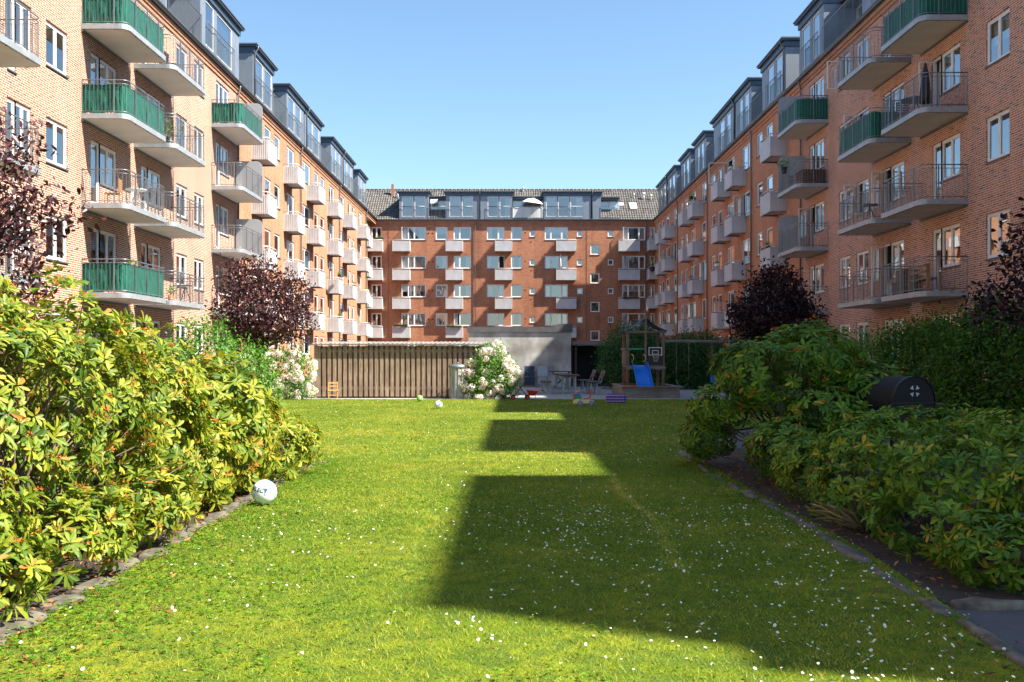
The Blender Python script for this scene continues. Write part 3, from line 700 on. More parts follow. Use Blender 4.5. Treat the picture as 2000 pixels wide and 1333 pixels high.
# ------------------------------------------------------------------ foliage tools
def leaf_mat(name, stops, trans=0.35, rough=0.45, spec=0.4):
    m, t, p = new_mat(name); at = t.nodes.new('ShaderNodeAttribute'); at.attribute_name = 'tint'
    c = ramp(t, at.outputs['Fac'], stops); t.links.new(c, p.inputs['Base Color'])
    p.inputs['Roughness'].default_value = rough; p.inputs['Specular IOR Level'].default_value = spec
    tr = t.nodes.new('ShaderNodeBsdfTranslucent'); t.links.new(mixc(t, .5, c, mixc(t, 1.0, c, (1.5, 1.5, .5), 'MULTIPLY')), tr.inputs[0])
    mx = t.nodes.new('ShaderNodeMixShader'); mx.inputs[0].default_value = trans
    t.links.new(p.outputs[0], mx.inputs[1]); t.links.new(tr.outputs[0], mx.inputs[2]); t.links.new(mx.outputs[0], t.nodes['Material Output'].inputs[0]); return m
LM = {
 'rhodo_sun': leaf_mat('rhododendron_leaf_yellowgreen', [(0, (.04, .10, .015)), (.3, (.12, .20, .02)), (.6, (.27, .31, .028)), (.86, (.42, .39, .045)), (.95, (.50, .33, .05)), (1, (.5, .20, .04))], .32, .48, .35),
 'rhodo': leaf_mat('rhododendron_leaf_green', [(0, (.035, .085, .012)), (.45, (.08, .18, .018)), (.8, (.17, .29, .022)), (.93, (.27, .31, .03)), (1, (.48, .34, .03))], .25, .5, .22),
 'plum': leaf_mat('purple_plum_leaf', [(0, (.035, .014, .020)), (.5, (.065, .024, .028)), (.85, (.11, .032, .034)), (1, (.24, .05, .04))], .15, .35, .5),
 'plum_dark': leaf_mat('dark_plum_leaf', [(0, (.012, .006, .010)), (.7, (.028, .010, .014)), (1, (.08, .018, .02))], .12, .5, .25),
 'hedge': leaf_mat('hornbeam_leaf', [(0, (.02, .06, .008)), (.6, (.05, .14, .014)), (1, (.12, .24, .025))], .3, .6, .2),
 'shrub': leaf_mat('shrub_leaf', [(0, (.05, .14, .02)), (.6, (.11, .27, .03)), (1, (.22, .38, .05))], .35, .5),
 'cypress': leaf_mat('cypress_spray', [(0, (.012, .045, .008)), (.6, (.035, .12, .016)), (1, (.09, .24, .035))], .15, .6),
 'petal': leaf_mat('hydrangea_petal', [(0, (.76, .58, .63)), (.5, (.88, .78, .80)), (1, (.91, .88, .88))], .3, .7, .2),
 'red_petal': leaf_mat('red_petal', [(0, (.6, .03, .08)), (1, (.8, .08, .16))], .3, .7, .2),
 'seed': leaf_mat('faded_flower_head', [(0, (.35, .10, .03)), (.5, (.55, .17, .03)), (1, (.65, .28, .06))], .2, .8, .2),
 'dry': leaf_mat('fallen_leaf', [(0, (.12, .06, .035)), (.5, (.30, .12, .04)), (1, (.62, .28, .08))], .15, .7, .2),
 'straw': leaf_mat('dry_grass', [(0, (.38, .30, .16)), (1, (.58, .50, .30))], .2, .7, .2),
}
M['bark'] = simple('shrub_bark', (.16, .115, .085), .9, 0, .3, 14, .4)
M['bark_dark'] = simple('dark_bark', (.05, .035, .03), .9, 0, .3, 14, .4)
RS = np.random.RandomState(11)
T8 = np.array([(0, 0, 0), (.38, 0, -.04), (.74, 0, -.06), (1, 0, -.13), (.36, .36, .03), (.74, .44, 0), (.36, -.36, .03), (.74, -.44, 0), (.94, .22, -.08), (.94, -.22, -.08)], float)
F8 = np.array([(0, 6, 1), (0, 1, 4), (1, 6, 7), (1, 7, 2), (4, 1, 2), (4, 2, 5), (2, 7, 9), (2, 9, 3), (5, 2, 8), (8, 2, 3)])
T4 = np.array([(0, 0, 0), (.5, .5, .07), (1, 0, -.05), (.5, -.5, .07)], float)
F4 = np.array([(0, 3, 2), (0, 2, 1)])
def unit(a): return a / (np.linalg.norm(a, axis=1, keepdims=True) + 1e-9)
def leaves(name, P, D, U, L, W, mat, parent=None, tint=None, simple_leaf=False):
    """one mesh of many leaves: root points, axis, face-up vector, length, width"""
    T, Fc = (T4, F4) if simple_leaf else (T8, F8)
    D = unit(D); S = unit(np.cross(U, D)); Nn = np.cross(D, S); L = L[:, None, None]; Wd = W[:, None, None]
    V = P[:, None, :] + D[:, None, :] * T[None, :, 0:1] * L + S[:, None, :] * T[None, :, 1:2] * Wd + Nn[:, None, :] * T[None, :, 2:3] * L
    n, k = len(P), len(T); idx = (Fc[None] + (np.arange(n) * k)[:, None, None]).reshape(-1, 3)
    if tint is None: tint = RS.rand(n)
    me = np_mesh(name, V.reshape(-1, 3), idx, mat, np.repeat(tint, k)); return inst(name, me, parent)
def ell_points(ells, n, zmin, inner=.35, up=.25, gaps=False):
    """points near the outer shell of a union of ellipsoids with outward directions"""
    E = np.array(ells, float); area = E[:, 3] * E[:, 4] + E[:, 4] * E[:, 5] + E[:, 3] * E[:, 5]; P = []; Dn = []; tot = 0
    while tot < n:
        m = n * 2; e = E[RS.choice(len(E), m, p=area / area.sum())]; d = unit(RS.normal(size=(m, 3)))
        lump = 1 + .16 * np.sin(d[:, 0] * 7 + e[:, 0] * 3) * np.sin(d[:, 1] * 6 + e[:, 1]) + .06 * np.sin(d[:, 2] * 11 + e[:, 0] * 5)
        r = (1 - inner * RS.rand(m) ** 1.6) * lump; p = e[:, :3] + d * e[:, 3:6] * r[:, None]; ok = p[:, 2] > zmin
        if gaps:
            gn = np.sin(p[:, 0] * 6.1 + 1.7 * np.sin(p[:, 2] * 4)) * np.sin(p[:, 1] * 5.3 + p[:, 2] * 2) + .6 * np.sin(p[:, 2] * 9 + p[:, 1] * 4 + p[:, 0] * 3)
            ok &= ~((gn > .62) & (r > .62))
        for q in E:
            rr = np.linalg.norm((p - q[:3]) / q[3:6], axis=1); ok &= ~((rr < .72))
        nn = unit(d / e[:, 3:6]); nn[:, 2] += up; nn = unit(nn); P.append(p[ok]); Dn.append(nn[ok]); tot += ok.sum()
    P = np.concatenate(P)[:n]; Dn = np.concatenate(Dn)[:n]; return P, Dn
def rosettes(P, Dn, per, L0, spread=(35, 105), droop=.15):
    n = len(P); ph0 = RS.rand(n) * 6.28; A = unit(np.cross(Dn, np.tile([0.13, .21, .97], (n, 1)))); Bv = np.cross(Dn, A)
    age = RS.rand(n); Ps = []; Ds = []; Us = []; Ls = []; G = []
    for j in range(per):
        ph = ph0 + j * 6.28 / per + RS.normal(size=n) * .22; th = np.radians(spread[0] + (spread[1] - spread[0]) * np.clip(.5 * RS.rand(n) + .5 * age, 0, 1))
        rad = A * np.cos(ph)[:, None] + Bv * np.sin(ph)[:, None]; d = Dn * np.cos(th)[:, None] + rad * np.sin(th)[:, None]; d[:, 2] -= droop * RS.rand(n)
        Ps.append(P + rad * .008 + Dn * (RS.rand(n) * .02)[:, None]); Ds.append(d); Us.append(Dn + .25 * RS.normal(size=(n, 3))); Ls.append(L0 * (.65 + .6 * RS.rand(n))); G.append(RS.rand(n))
    return np.concatenate(Ps), np.concatenate(Ds), np.concatenate(Us), np.concatenate(Ls), np.concatenate(G)
def stems(name, bases, tips, r0, parent, mat, sub=3, seed=1):
    """branches that rise from the bases, fork once and end in the foliage"""
    g = random.Random(seed); b = MB()
    for i, t in enumerate(tips):
        t = Vector(t); bs = Vector(min(bases, key=lambda q: (q[0] - t.x) ** 2 + (q[1] - t.y) ** 2 + g.random() * 1.5))
        bs = bs + Vector((g.uniform(-.12, .12), g.uniform(-.12, .12), 0)); d = t - bs; pts = [bs]; k = 5
        for j in range(1, k):
            f = j / k; p = bs + Vector((d.x * f ** 1.25, d.y * f ** 1.25, d.z * f ** .8)); p += Vector((g.uniform(-1, 1), g.uniform(-1, 1), g.uniform(-.6, .6))) * .05 * min(1.5, d.length); pts.append(p)
        pts.append(t); r = r0 * g.uniform(.5, 1.1); b.tube(pts, [r * (1 - .78 * q / k) for q in range(k + 1)], 5, 0, caps=False)
        for q in range(sub):
            j = g.randint(1, k - 1); s0 = pts[j]; e = s0 + Vector((g.uniform(-1, 1), g.uniform(-1, 1), g.uniform(.0, 1))).normalized() * g.uniform(.15, .45) * max(.5, r0 * 50)
            b.tube([s0, (s0 + e) / 2 + Vector((g.uniform(-.03, .03), g.uniform(-.03, .03), .02)), e], [r * .4, r * .28, r * .14], 4, 0, caps=False)
    return b.build(name, [mat], parent)
def heads(name, P, parent, mat, size, per=16, spread=1.0):
    n = len(P); d = unit(RS.normal(size=(n * per, 3))); d[:, 2] = np.abs(d[:, 2]) * .8 + .05; PP = np.repeat(P, per, 0); s = size * (.5 + .5 * RS.rand(n * per))
    o = PP + d * (s * spread)[:, None] * .6
    return leaves(name, o, d + .5 * RS.normal(size=d.shape), RS.normal(size=d.shape), s * .55, s * .3, mat, parent, None, True)
def bush(label, loc, ells, n, per, L0, mat, bases, group=None, name='rhododendron_bush', cat='shrub', flowers=.0, nst=60, r0=.016, spread=(35, 105), droop=.2, inner=.45, gaps=True, zmin=.05, bark='bark', seed=1, tmean=None):
    root = empty(name, loc, 0, label, cat, group); o = np.array(loc)
    P, Dn = ell_points(ells, n, zmin, inner, gaps=gaps); P -= o
    p, d, u, L, t = rosettes(P, Dn, per, L0, spread, droop)
    if tmean is not None: t = np.clip(tmean + (t - .5) * 1.0, 0, 1)
    # leaves of one rosette share some of their tint
    tn = np.tile(RS.rand(len(P)), per); t = np.clip(.55 * t + .45 * tn, 0, 1); far = RS.rand(len(t)) > .985; t[far] = 1.0
    leaves('foliage', p, d, u, L, L * (.32 + .10 * RS.rand(len(L))), mat, root, t)
    k = RS.choice(len(P), nst, replace=False)
    stems('branches', [tuple(np.array(q) - o) for q in bases], P[k] - Dn[k] * .02, r0, root, M[bark], 3, seed)
    if flowers:
        k = RS.choice(len(P), int(len(P) * flowers), replace=False); Q = P[k] + Dn[k] * L0 * .35
        ob = heads('faded_flower_heads', Q, root, LM['seed'], L0 * .55, 18); ob['kind'] = 'stuff'
    return root

# ------------------------------------------------------------------ ground
def ground_mat():
    m, t, p = new_mat('garden_soil'); tc = objco(t); f = noise(t, 1.5, 6, tc); g = noise(t, 30, 3, tc)
    c = ramp(t, f, [(.3, (.028, .02, .014)), (.6, (.05, .038, .028)), (.8, (.075, .06, .045))]); c = mixc(t, mth(t, 'MULTIPLY', g, .5), c, (.03, .02, .015))
    t.links.new(c, p.inputs['Base Color']); p.inputs['Roughness'].default_value = .95; bump(t, p, g, .5, .03); return m
def paving_mat(name, base, sx, sy, joint=(.06, .06, .05)):
    m, t, p = new_mat(name); tc = objco(t); b = t.nodes.new('ShaderNodeTexBrick'); t.links.new(tc, b.inputs['Vector']); b.inputs['Scale'].default_value = 1.0
    b.inputs['Brick Width'].default_value = sx; b.inputs['Row Height'].default_value = sy; b.inputs['Mortar Size'].default_value = .008
    b.inputs['Color1'].default_value = (*[x * .85 for x in base], 1); b.inputs['Color2'].default_value = (*[x * 1.12 for x in base], 1); b.inputs['Mortar'].default_value = (*joint, 1)
    n1 = noise(t, 1.3, 5, tc); c = mixc(t, ramp(t, n1, [(.35, 0.0), (.75, .45)]), b.outputs[0], tuple(x * .6 for x in base)); n2 = noise(t, 40, 2, tc)
    c = mixc(t, mth(t, 'MULTIPLY', n2, .3), c, tuple(x * .5 for x in base))
    t.links.new(c, p.inputs['Base Color']); p.inputs['Roughness'].default_value = .9; bump(t, p, n2, .3, .01); return m
def lawn_mat():
    m, t, p = new_mat('lawn_turf'); tc = geopos(t)
    f = noise(t, .55, 5, tc); g = noise(t, 7.0, 5, tc); h = noise(t, 60, 2, tc)
    c = ramp(t, f, [(.30, (.08, .14, .008)), (.48, (.17, .23, .012)), (.62, (.28, .28, .022)), (.76, (.36, .28, .055))])
    c = mixc(t, ramp(t, g, [(.42, 0.0), (.60, .75)]), c, (.07, .125, .02)); c = mixc(t, mth(t, 'MULTIPLY', h, .5), c, (.035, .06, .01))
    t.links.new(c, p.inputs['Base Color']); p.inputs['Roughness'].default_value = .95; p.inputs['Specular IOR Level'].default_value = .1; bump(t, p, h, .6, .03); return m
M['soil'] = ground_mat(); M['pave'] = paving_mat('flagstones', (.36, .35, .33), .6, .6); M['asphalt'] = simple('asphalt', (.075, .075, .08), .9, 0, .2, 5, .4)
M['turf'] = lawn_mat(); M['stone'] = simple('edging_granite', (.12, .105, .08), .95, 0, .6, 9, .9)
def sheet(name, poly, z, mat):
    b = MB(); b.add([(x, y, z) for x, y in poly], [tuple(range(len(poly)))]); o = b.build(name, [mat]); o['kind'] = 'structure'; return o
sheet('ground', [(-400, -400), (400, -400), (400, 400), (-400, 400)], 0, M['asphalt'])
LAWN = [(-2.55, 1.0), (-2.55, 10.5), (-2.8, 13.5), (-4.2, 17), (-7.6, 21), (-7.9, 31.3), (6.6, 31.3), (6.9, 22), (4.2, 18.5), (2.9, 15.5), (2.5, 12.5), (2.55, 7), (2.42, 5), (2.35, 4.2), (2.3, 1.0)]
sheet('lawn', LAWN, .030, M['turf'])
sheet('flower_bed', [(-2.5, 2.0), (-2.5, 10.5), (-2.75, 13.5), (-4.1, 17), (-7.5, 21), (-8, 33), (-11.5, 33), (-11.5, 2)], .016, M['soil'])
sheet('flower_bed', [(2.5, 5.62), (3.75, 5.62), (3.9, 12.5), (3.9, 15.0), (2.9, 15.0), (2.4, 12.5), (2.45, 7)], .016, M['soil'])
sheet('flower_bed', [(7.4, 12), (10.5, 12), (10.5, 60), (7.4, 60)], .012, M['soil'])
sheet('patio', [(-7.5, 31.3), (9.0, 31.3), (9.0, 44.5), (-7.5, 44.5)], .020, M['pave'])
# ---- grass blades, clover and daisies
def inside(poly, x, y):
    n = len(poly); c = np.zeros(len(x), bool); j = n - 1
    for i in range(n):
        xi, yi = poly[i]; xj, yj = poly[j]
        cond = ((yi > y) != (yj > y)) & (x < (xj - xi) * (y - yi) / (yj - yi + 1e-12) + xi); c ^= cond; j = i
    return c
def scatter(n, x0, x1, y0, y1, power=1.0):
    x = x0 + (x1 - x0) * RS.rand(n); y = y0 + (y1 - y0) * RS.rand(n) ** power; k = inside(LAWN, x, y); return x[k], y[k]
M['grass'] = leaf_mat('grass_blade', [(0, (.05, .11, .006)), (.4, (.17, .26, .028)), (.72, (.35, .37, .05)), (.9, (.52, .45, .06)), (1, (.66, .54, .16))], .4, .6, .25)
def lowf(x, y): return .5 + .22 * np.sin(x * 1.7 + 1.3 * np.sin(y * .9)) * np.sin(y * 1.3 + 2 * np.sin(x * .7)) + .15 * np.sin(x * 4.1 + y * 3.3) * np.sin(y * 5.2 - x * 2.1)
XS = []; YS = []; HS = []; WS = []
for (n, y0, y1, h, w_) in ((120000, 3.6, 7.5, .020, .0055), (110000, 7.5, 13, .022, .0085), (100000, 13, 31.3, .026, .017)):
    x, y = scatter(n, -8 if y1 > 20 else -3.4, 7 if y1 > 20 else 3.4, y0, y1); XS.append(x); YS.append(y); HS.append(np.full(len(x), h)); WS.append(np.full(len(x), w_))
x = np.concatenate(XS); y = np.concatenate(YS); h = np.concatenate(HS) * (.4 + .9 * RS.rand(len(x))) * (.6 + .8 * lowf(x * 1.9, y * 1.9)); wd_ = np.concatenate(WS) * (.7 + .6 * RS.rand(len(x)))
n = len(x); az = RS.rand(n) * 6.28; ln = .4 + 1.5 * RS.rand(n); bx = np.cos(az) * wd_ / 2; by = np.sin(az) * wd_ / 2; az2 = RS.rand(n) * 6.28
V = np.zeros((n, 3, 3)); V[:, 0] = np.stack([x - bx, y - by, np.full(n, .028)], 1); V[:, 1] = np.stack([x + bx, y + by, np.full(n, .028)], 1)
V[:, 2] = np.stack([x + np.cos(az2) * h * ln, y + np.sin(az2) * h * ln, .03 + h], 1)
tt = np.clip(lowf(x, y) * .45 + .25 * lowf(x * 5.3 + 2, y * 4.7) + .62 * RS.rand(n) - .16, 0, 1)
trk = np.exp(-((x - 1.15 - .05 * np.sin(y * 1.7)) / .05) ** 2) * ((y > 6.3) & (y < 11.6)) * (.5 + .5 * np.sin(y * 5) ** 2); tt = np.clip(tt + trk * .5, 0, 1)
edge = np.clip((np.abs(x) - 1.75) / .7, 0, 1) * (y < 13) * (lowf(x * 2.3 + 4, y * 2.1) > .5); tt = np.clip(tt - .22 * edge, 0, 1)
o = inst('grass', np_mesh('grass', V.reshape(-1, 3), np.arange(n * 3).reshape(-1, 3), M['grass'], np.repeat(tt, 3))); tag(o, kind='stuff')
# clover, thick near the beds
M['clover'] = leaf_mat('clover_leaf', [(0, (.04, .12, .008)), (.6, (.10, .23, .012)), (1, (.20, .34, .03))], .3, .7, .1)
x, y = scatter(46000, -3.2, 3.2, 3.6, 13); keep = (RS.rand(len(x)) < np.clip(np.exp(-(x + 2.55) / .55) + .25 * (lowf(x * .8 + 3, y * .8) > .55), 0.02, 1)) ; x, y = x[keep], y[keep]
n = len(x); P = np.stack([x, y, .035 + .03 * RS.rand(n)], 1); Ps = np.concatenate([P] * 3); a = RS.rand(n) * 6.28
Ds = np.concatenate([np.stack([np.cos(a + q), np.sin(a + q), .1 + .3 * RS.rand(n)], 1) for q in (0, 2.09, 4.19)]); Us = np.tile([0, 0, 1.0], (3 * n, 1)) + .35 * RS.normal(size=(3 * n, 3))
o = leaves('clover', Ps, Ds, Us, np.full(3 * n, .016), np.full(3 * n, .015), M['clover'], None, np.tile(RS.rand(n), 3), True); tag(o, kind='stuff')
M['daisy'] = leaf_mat('daisy_petal', [(0, (.85, .85, .83)), (.60, (.85, .85, .83)), (.72, (.75, .50, .03)), (1, (.75, .50, .03))], .25, .7, .2)
x1, y1 = scatter(3200, -2.4, 2.5, 3.8, 9); x2, y2 = scatter(5200, -7.5, 6.5, 9, 31)
dens = lambda x, y: np.clip(.05 + .9 * np.clip(lowf(x * .6 + 1.0, y * .45 + .8) * 1.6 - .55, 0, 1) * (.25 + .75 * (x > -.6)) + .12 * (x > .2), 0, 1)
x = np.concatenate([x1, x2]); y = np.concatenate([y1, y2]); k = RS.rand(len(x)) < dens(x, y) * 1.1; x, y = x[k], y[k]; n = len(x)
z = .05 + .035 * RS.rand(n); r = .0070 * (.7 + .6 * RS.rand(n)) * 1.0; tl = RS.normal(size=(n, 2)) * .35
V = np.zeros((n, 9, 3)); 
for j in range(8):
    a = j * 6.283 / 8; dx = np.cos(a) * r; dy = np.sin(a) * r; V[:, j] = np.stack([x + dx, y + dy, z + tl[:, 0] * dx + (tl[:, 1] + .15) * dy + .003], 1)
V[:, 8] = np.stack([x, y, z], 1); Fi = np.array([(j, (j + 1) % 8, 8) for j in range(8)]); idx = (Fi[None] + (np.arange(n) * 9)[:, None, None]).reshape(-1, 3)
o = inst('daisies', np_mesh('daisies', V.reshape(-1, 3), idx, M['daisy'], np.tile([0, 0, 0, 0, 0, 0, 0, 0, 1.0], n))); tag(o, kind='stuff')
# fallen leaves and bark in the beds
def litter(n, x0, x1, y0, y1, L):
    x = x0 + (x1 - x0) * RS.rand(n); y = y0 + (y1 - y0) * RS.rand(n); a = RS.rand(n) * 6.28
    return np.stack([x, y, .03 + .025 * RS.rand(n)], 1), np.stack([np.cos(a), np.sin(a), .3 * RS.normal(size=n)], 1), np.full(n, L) * (.5 + .8 * RS.rand(n))
A1 = litter(5200, -5.2, -2.45, 4, 13, .055); A2 = litter(1500, 2.45, 3.8, 5.7, 14, .055); A3 = litter(130, -2.5, -1.9, 4, 9, .06); A4 = litter(30, 2.0, 2.5, 4.2, 8, .06)
P = np.concatenate([q[0] for q in (A1, A2, A3, A4)]); D_ = np.concatenate([q[1] for q in (A1, A2, A3, A4)]); L_ = np.concatenate([q[2] for q in (A1, A2, A3, A4)])
tn = RS.rand(len(P)) ** 1.8; o = leaves('fallen_leaves', P, D_, np.tile([0, 0, 1.0], (len(P), 1)) + .4 * RS.normal(size=P.shape), L_, L_ * .32, LM['dry'], None, tn, True); tag(o, kind='stuff')
# edging stones
def stone(x, y, rz, lx, ly, lz, g, label, group):
    b = MB(); n = 10; top = []; bot = []
    for i in range(n):
        a = 6.283 * i / n; c_, s_ = math.cos(a), math.sin(a); k = 1 / max(abs(c_), abs(s_)) ** .55; q = g.uniform(.86, 1.08)
        bot.append((c_ * lx / 2 * k * q, s_ * ly / 2 * k * q, -.03)); top.append((c_ * lx / 2 * k * q * .86, s_ * ly / 2 * k * q * .82, lz + g.uniform(-.012, .012)))
    mid = [(p[0], p[1], lz * .6) for p in bot]; b.add(bot + mid + top + [(0, 0, lz + .008)], [(i, (i + 1) % n, n + (i + 1) % n, n + i) for i in range(n)] + [(n + i, n + (i + 1) % n, 2 * n + (i + 1) % n, 2 * n + i) for i in range(n)] + [(2 * n + i, 2 * n + (i + 1) % n, 3 * n) for i in range(n)], 0, True)
    o = b.build('edging_stone', [M['stone']], None, (x, y, .02), rz); tag(o, label, 'stone', group)
g = random.Random(5)
ORD = 'first second third fourth fifth sixth seventh eighth ninth tenth eleventh twelfth thirteenth fourteenth fifteenth sixteenth seventeenth eighteenth nineteenth twentieth twenty-first twenty-second twenty-third twenty-fourth twenty-fifth twenty-sixth twenty-seventh twenty-eighth twenty-ninth thirtieth thirty-first thirty-second thirty-third thirty-fourth thirty-fifth thirty-sixth thirty-seventh'.split()
y = 4.1; q_ = 0
while y < 13:
    l = g.uniform(.28, .5); stone(-2.62 + g.uniform(-.05, .05), y + l / 2, R(90) + g.uniform(-.12, .12), l, g.uniform(.16, .28), g.uniform(.012, .035), g, 'flat rough edging stone of the left bed, the ' + ORD[q_] + ' from its near end', 'edging stones of the left bed'); q_ += 1; y += l + g.uniform(.02, .15)
y = 4.3; q_ = 0
while y < 13.5:
    l = g.uniform(.4, .95); xx = 2.40 + .04 * math.sin(y); stone(xx, y + l / 2, R(90) + g.uniform(-.06, .06), l, g.uniform(.09, .17), g.uniform(.012, .04), g, 'mossy dark edging stone of the right bed, the ' + ORD[q_] + ' from its near end', 'edging stones of the right bed'); q_ += 1; y += l + .02
x = 2.5; q_ = 0
while x < 3.7:
    l = g.uniform(.3, .45); stone(x + l / 2, 5.58, g.uniform(-.05, .05), l, .13, .022, g, 'edging stone beside the asphalt at the bed end, the ' + ORD[q_] + ' from the lawn', 'edging stones at the bed end'); q_ += 1; x += l + .02
# ------------------------------------------------------------------ shrubs
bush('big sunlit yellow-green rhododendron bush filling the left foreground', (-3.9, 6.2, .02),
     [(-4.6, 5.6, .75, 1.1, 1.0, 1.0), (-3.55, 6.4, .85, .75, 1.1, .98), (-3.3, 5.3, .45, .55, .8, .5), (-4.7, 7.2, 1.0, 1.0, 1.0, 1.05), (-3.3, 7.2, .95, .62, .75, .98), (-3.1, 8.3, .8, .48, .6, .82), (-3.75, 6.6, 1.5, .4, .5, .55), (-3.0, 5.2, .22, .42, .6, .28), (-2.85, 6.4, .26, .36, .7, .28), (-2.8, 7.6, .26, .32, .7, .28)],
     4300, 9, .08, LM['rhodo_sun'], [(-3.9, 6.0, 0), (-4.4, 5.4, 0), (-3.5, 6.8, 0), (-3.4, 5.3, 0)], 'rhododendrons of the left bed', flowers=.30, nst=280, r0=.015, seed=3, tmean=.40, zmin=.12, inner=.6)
bush('large-leaved drooping yellow-green rhododendron behind the white football', (-3.4, 9.4, .02),
     [(-3.5, 8.8, .72, .65, .9, .82), (-3.0, 10.0, .62, .52, .8, .74), (-4.3, 9.3, .85, .8, .9, .85), (-3.0, 9.1, .4, .4, .8, .4)],
     1700, 8, .12, LM['rhodo_sun'], [(-3.5, 9.0, 0), (-3.4, 9.9, 0), (-4.2, 9.3, 0)], 'rhododendrons of the left bed', flowers=.08, nst=60, r0=.015, seed=4, droop=.5, tmean=.55)
bush('low sprawling rhododendron at the far end of the left bed', (-3.0, 12.0, .02),
     [(-2.9, 11.4, .35, .55, .8, .42), (-3.1, 12.6, .3, .6, .8, .38), (-3.9, 12.0, .6, .8, .9, .65)],
     900, 8, .095, LM['rhodo_sun'], [(-3.0, 11.5, 0), (-3.3, 12.4, 0)], 'rhododendrons of the left bed', flowers=.10, nst=40, r0=.012, seed=5, tmean=.45)
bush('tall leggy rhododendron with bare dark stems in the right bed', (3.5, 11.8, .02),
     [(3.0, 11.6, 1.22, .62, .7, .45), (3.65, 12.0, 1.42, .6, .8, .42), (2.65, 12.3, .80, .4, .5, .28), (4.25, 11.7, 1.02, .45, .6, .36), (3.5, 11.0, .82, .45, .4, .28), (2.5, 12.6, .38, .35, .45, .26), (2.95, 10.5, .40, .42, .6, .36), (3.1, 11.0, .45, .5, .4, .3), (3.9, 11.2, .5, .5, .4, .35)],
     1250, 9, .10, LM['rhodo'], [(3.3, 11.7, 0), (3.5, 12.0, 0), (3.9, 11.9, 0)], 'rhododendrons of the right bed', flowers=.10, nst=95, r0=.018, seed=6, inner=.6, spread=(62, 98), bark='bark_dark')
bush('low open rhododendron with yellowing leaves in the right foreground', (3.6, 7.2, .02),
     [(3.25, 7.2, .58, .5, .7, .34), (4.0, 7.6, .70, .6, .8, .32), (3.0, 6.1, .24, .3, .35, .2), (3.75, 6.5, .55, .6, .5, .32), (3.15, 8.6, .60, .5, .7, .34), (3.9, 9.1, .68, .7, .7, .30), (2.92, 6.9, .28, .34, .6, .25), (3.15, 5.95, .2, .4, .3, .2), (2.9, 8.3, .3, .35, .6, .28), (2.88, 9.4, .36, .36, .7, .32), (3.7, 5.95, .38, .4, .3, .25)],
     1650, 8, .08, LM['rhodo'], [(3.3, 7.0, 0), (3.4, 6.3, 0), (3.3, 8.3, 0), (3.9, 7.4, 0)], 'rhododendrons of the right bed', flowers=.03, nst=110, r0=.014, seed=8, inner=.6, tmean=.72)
# dry grass tuft in the right bed
def tuft(loc, n, L, mat, label):
    a = RS.rand(n) * 6.28; P = np.zeros((n, 3)); P[:, 0] = .12 * RS.normal(size=n) * .5; P[:, 1] = .12 * RS.normal(size=n) * .5
    D_ = np.stack([np.cos(a) * 1.0 - .5, np.sin(a) * .8, .35 + .8 * RS.rand(n)], 1); l = L * (.5 + .6 * RS.rand(n))
    o = leaves('grass_tuft', P, D_, np.tile([0, 0, 1.0], (n, 1)) + .2 * RS.normal(size=(n, 3)), l, np.full(n, .005), mat); o.location = loc; tag(o, label, 'grass'); return o
tuft((2.85, 7.9, .03), 60, .42, LM['straw'], 'dry straw-coloured grass tuft under the right rhododendrons')

def leafy(label, name, cat, loc, ells, n, L0, mat, bases, clump=9, nst=40, r0=.02, group=None, zmin=.1, inner=.5, bark='bark_dark', trunk=None, stemname='branches', folname='foliage', seed=2, up=.1, tint=None, ratio=.55):
    root = empty(name, loc, 0, label, cat, group); o = np.array(loc, float)
    P, Dn = ell_points(ells, n, zmin, inner, up); P = P - o
    PP = np.repeat(P, clump, 0); m = len(PP); off = RS.normal(size=(m, 3)) * L0 * 1.5; d = np.repeat(Dn, clump, 0) * .6 + RS.normal(size=(m, 3)); u = np.repeat(Dn, clump, 0) + .6 * RS.normal(size=(m, 3)); u[:, 2] += .5
    L = L0 * (.6 + .8 * RS.rand(m)); t = np.clip(.5 * RS.rand(m) + .5 * np.repeat(RS.rand(n), clump), 0, 1) if tint is None else tint
    leaves(folname, PP + off, d, u, L, L * ratio, mat, root, t, L0 < .05)
    k = RS.choice(n, min(nst, n), replace=False)
    stems(stemname, [tuple(np.array(q) - o) for q in bases], P[k], r0, root, M[bark], 3, seed)
    if trunk:
        b = MB(); b.tube([tuple(np.array(q) - o) for q in trunk[0]], trunk[1], 8, 0); b.build('trunk', [M[bark]], root)
    return root
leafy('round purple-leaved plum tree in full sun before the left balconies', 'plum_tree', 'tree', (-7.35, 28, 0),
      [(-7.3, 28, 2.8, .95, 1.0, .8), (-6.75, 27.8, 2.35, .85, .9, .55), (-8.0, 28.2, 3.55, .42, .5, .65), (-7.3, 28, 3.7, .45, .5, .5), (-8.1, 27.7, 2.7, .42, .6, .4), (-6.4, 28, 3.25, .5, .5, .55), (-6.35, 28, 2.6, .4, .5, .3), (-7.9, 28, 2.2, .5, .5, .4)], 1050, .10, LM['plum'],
      [(-7.35, 28, 1.4)], 7, 90, .03, 'plum trees', trunk=([(-7.35, 28, 0), (-7.3, 28, 1.0), (-7.35, 28, 2.4)], .07), seed=9, inner=.75, bark='bark_dark')
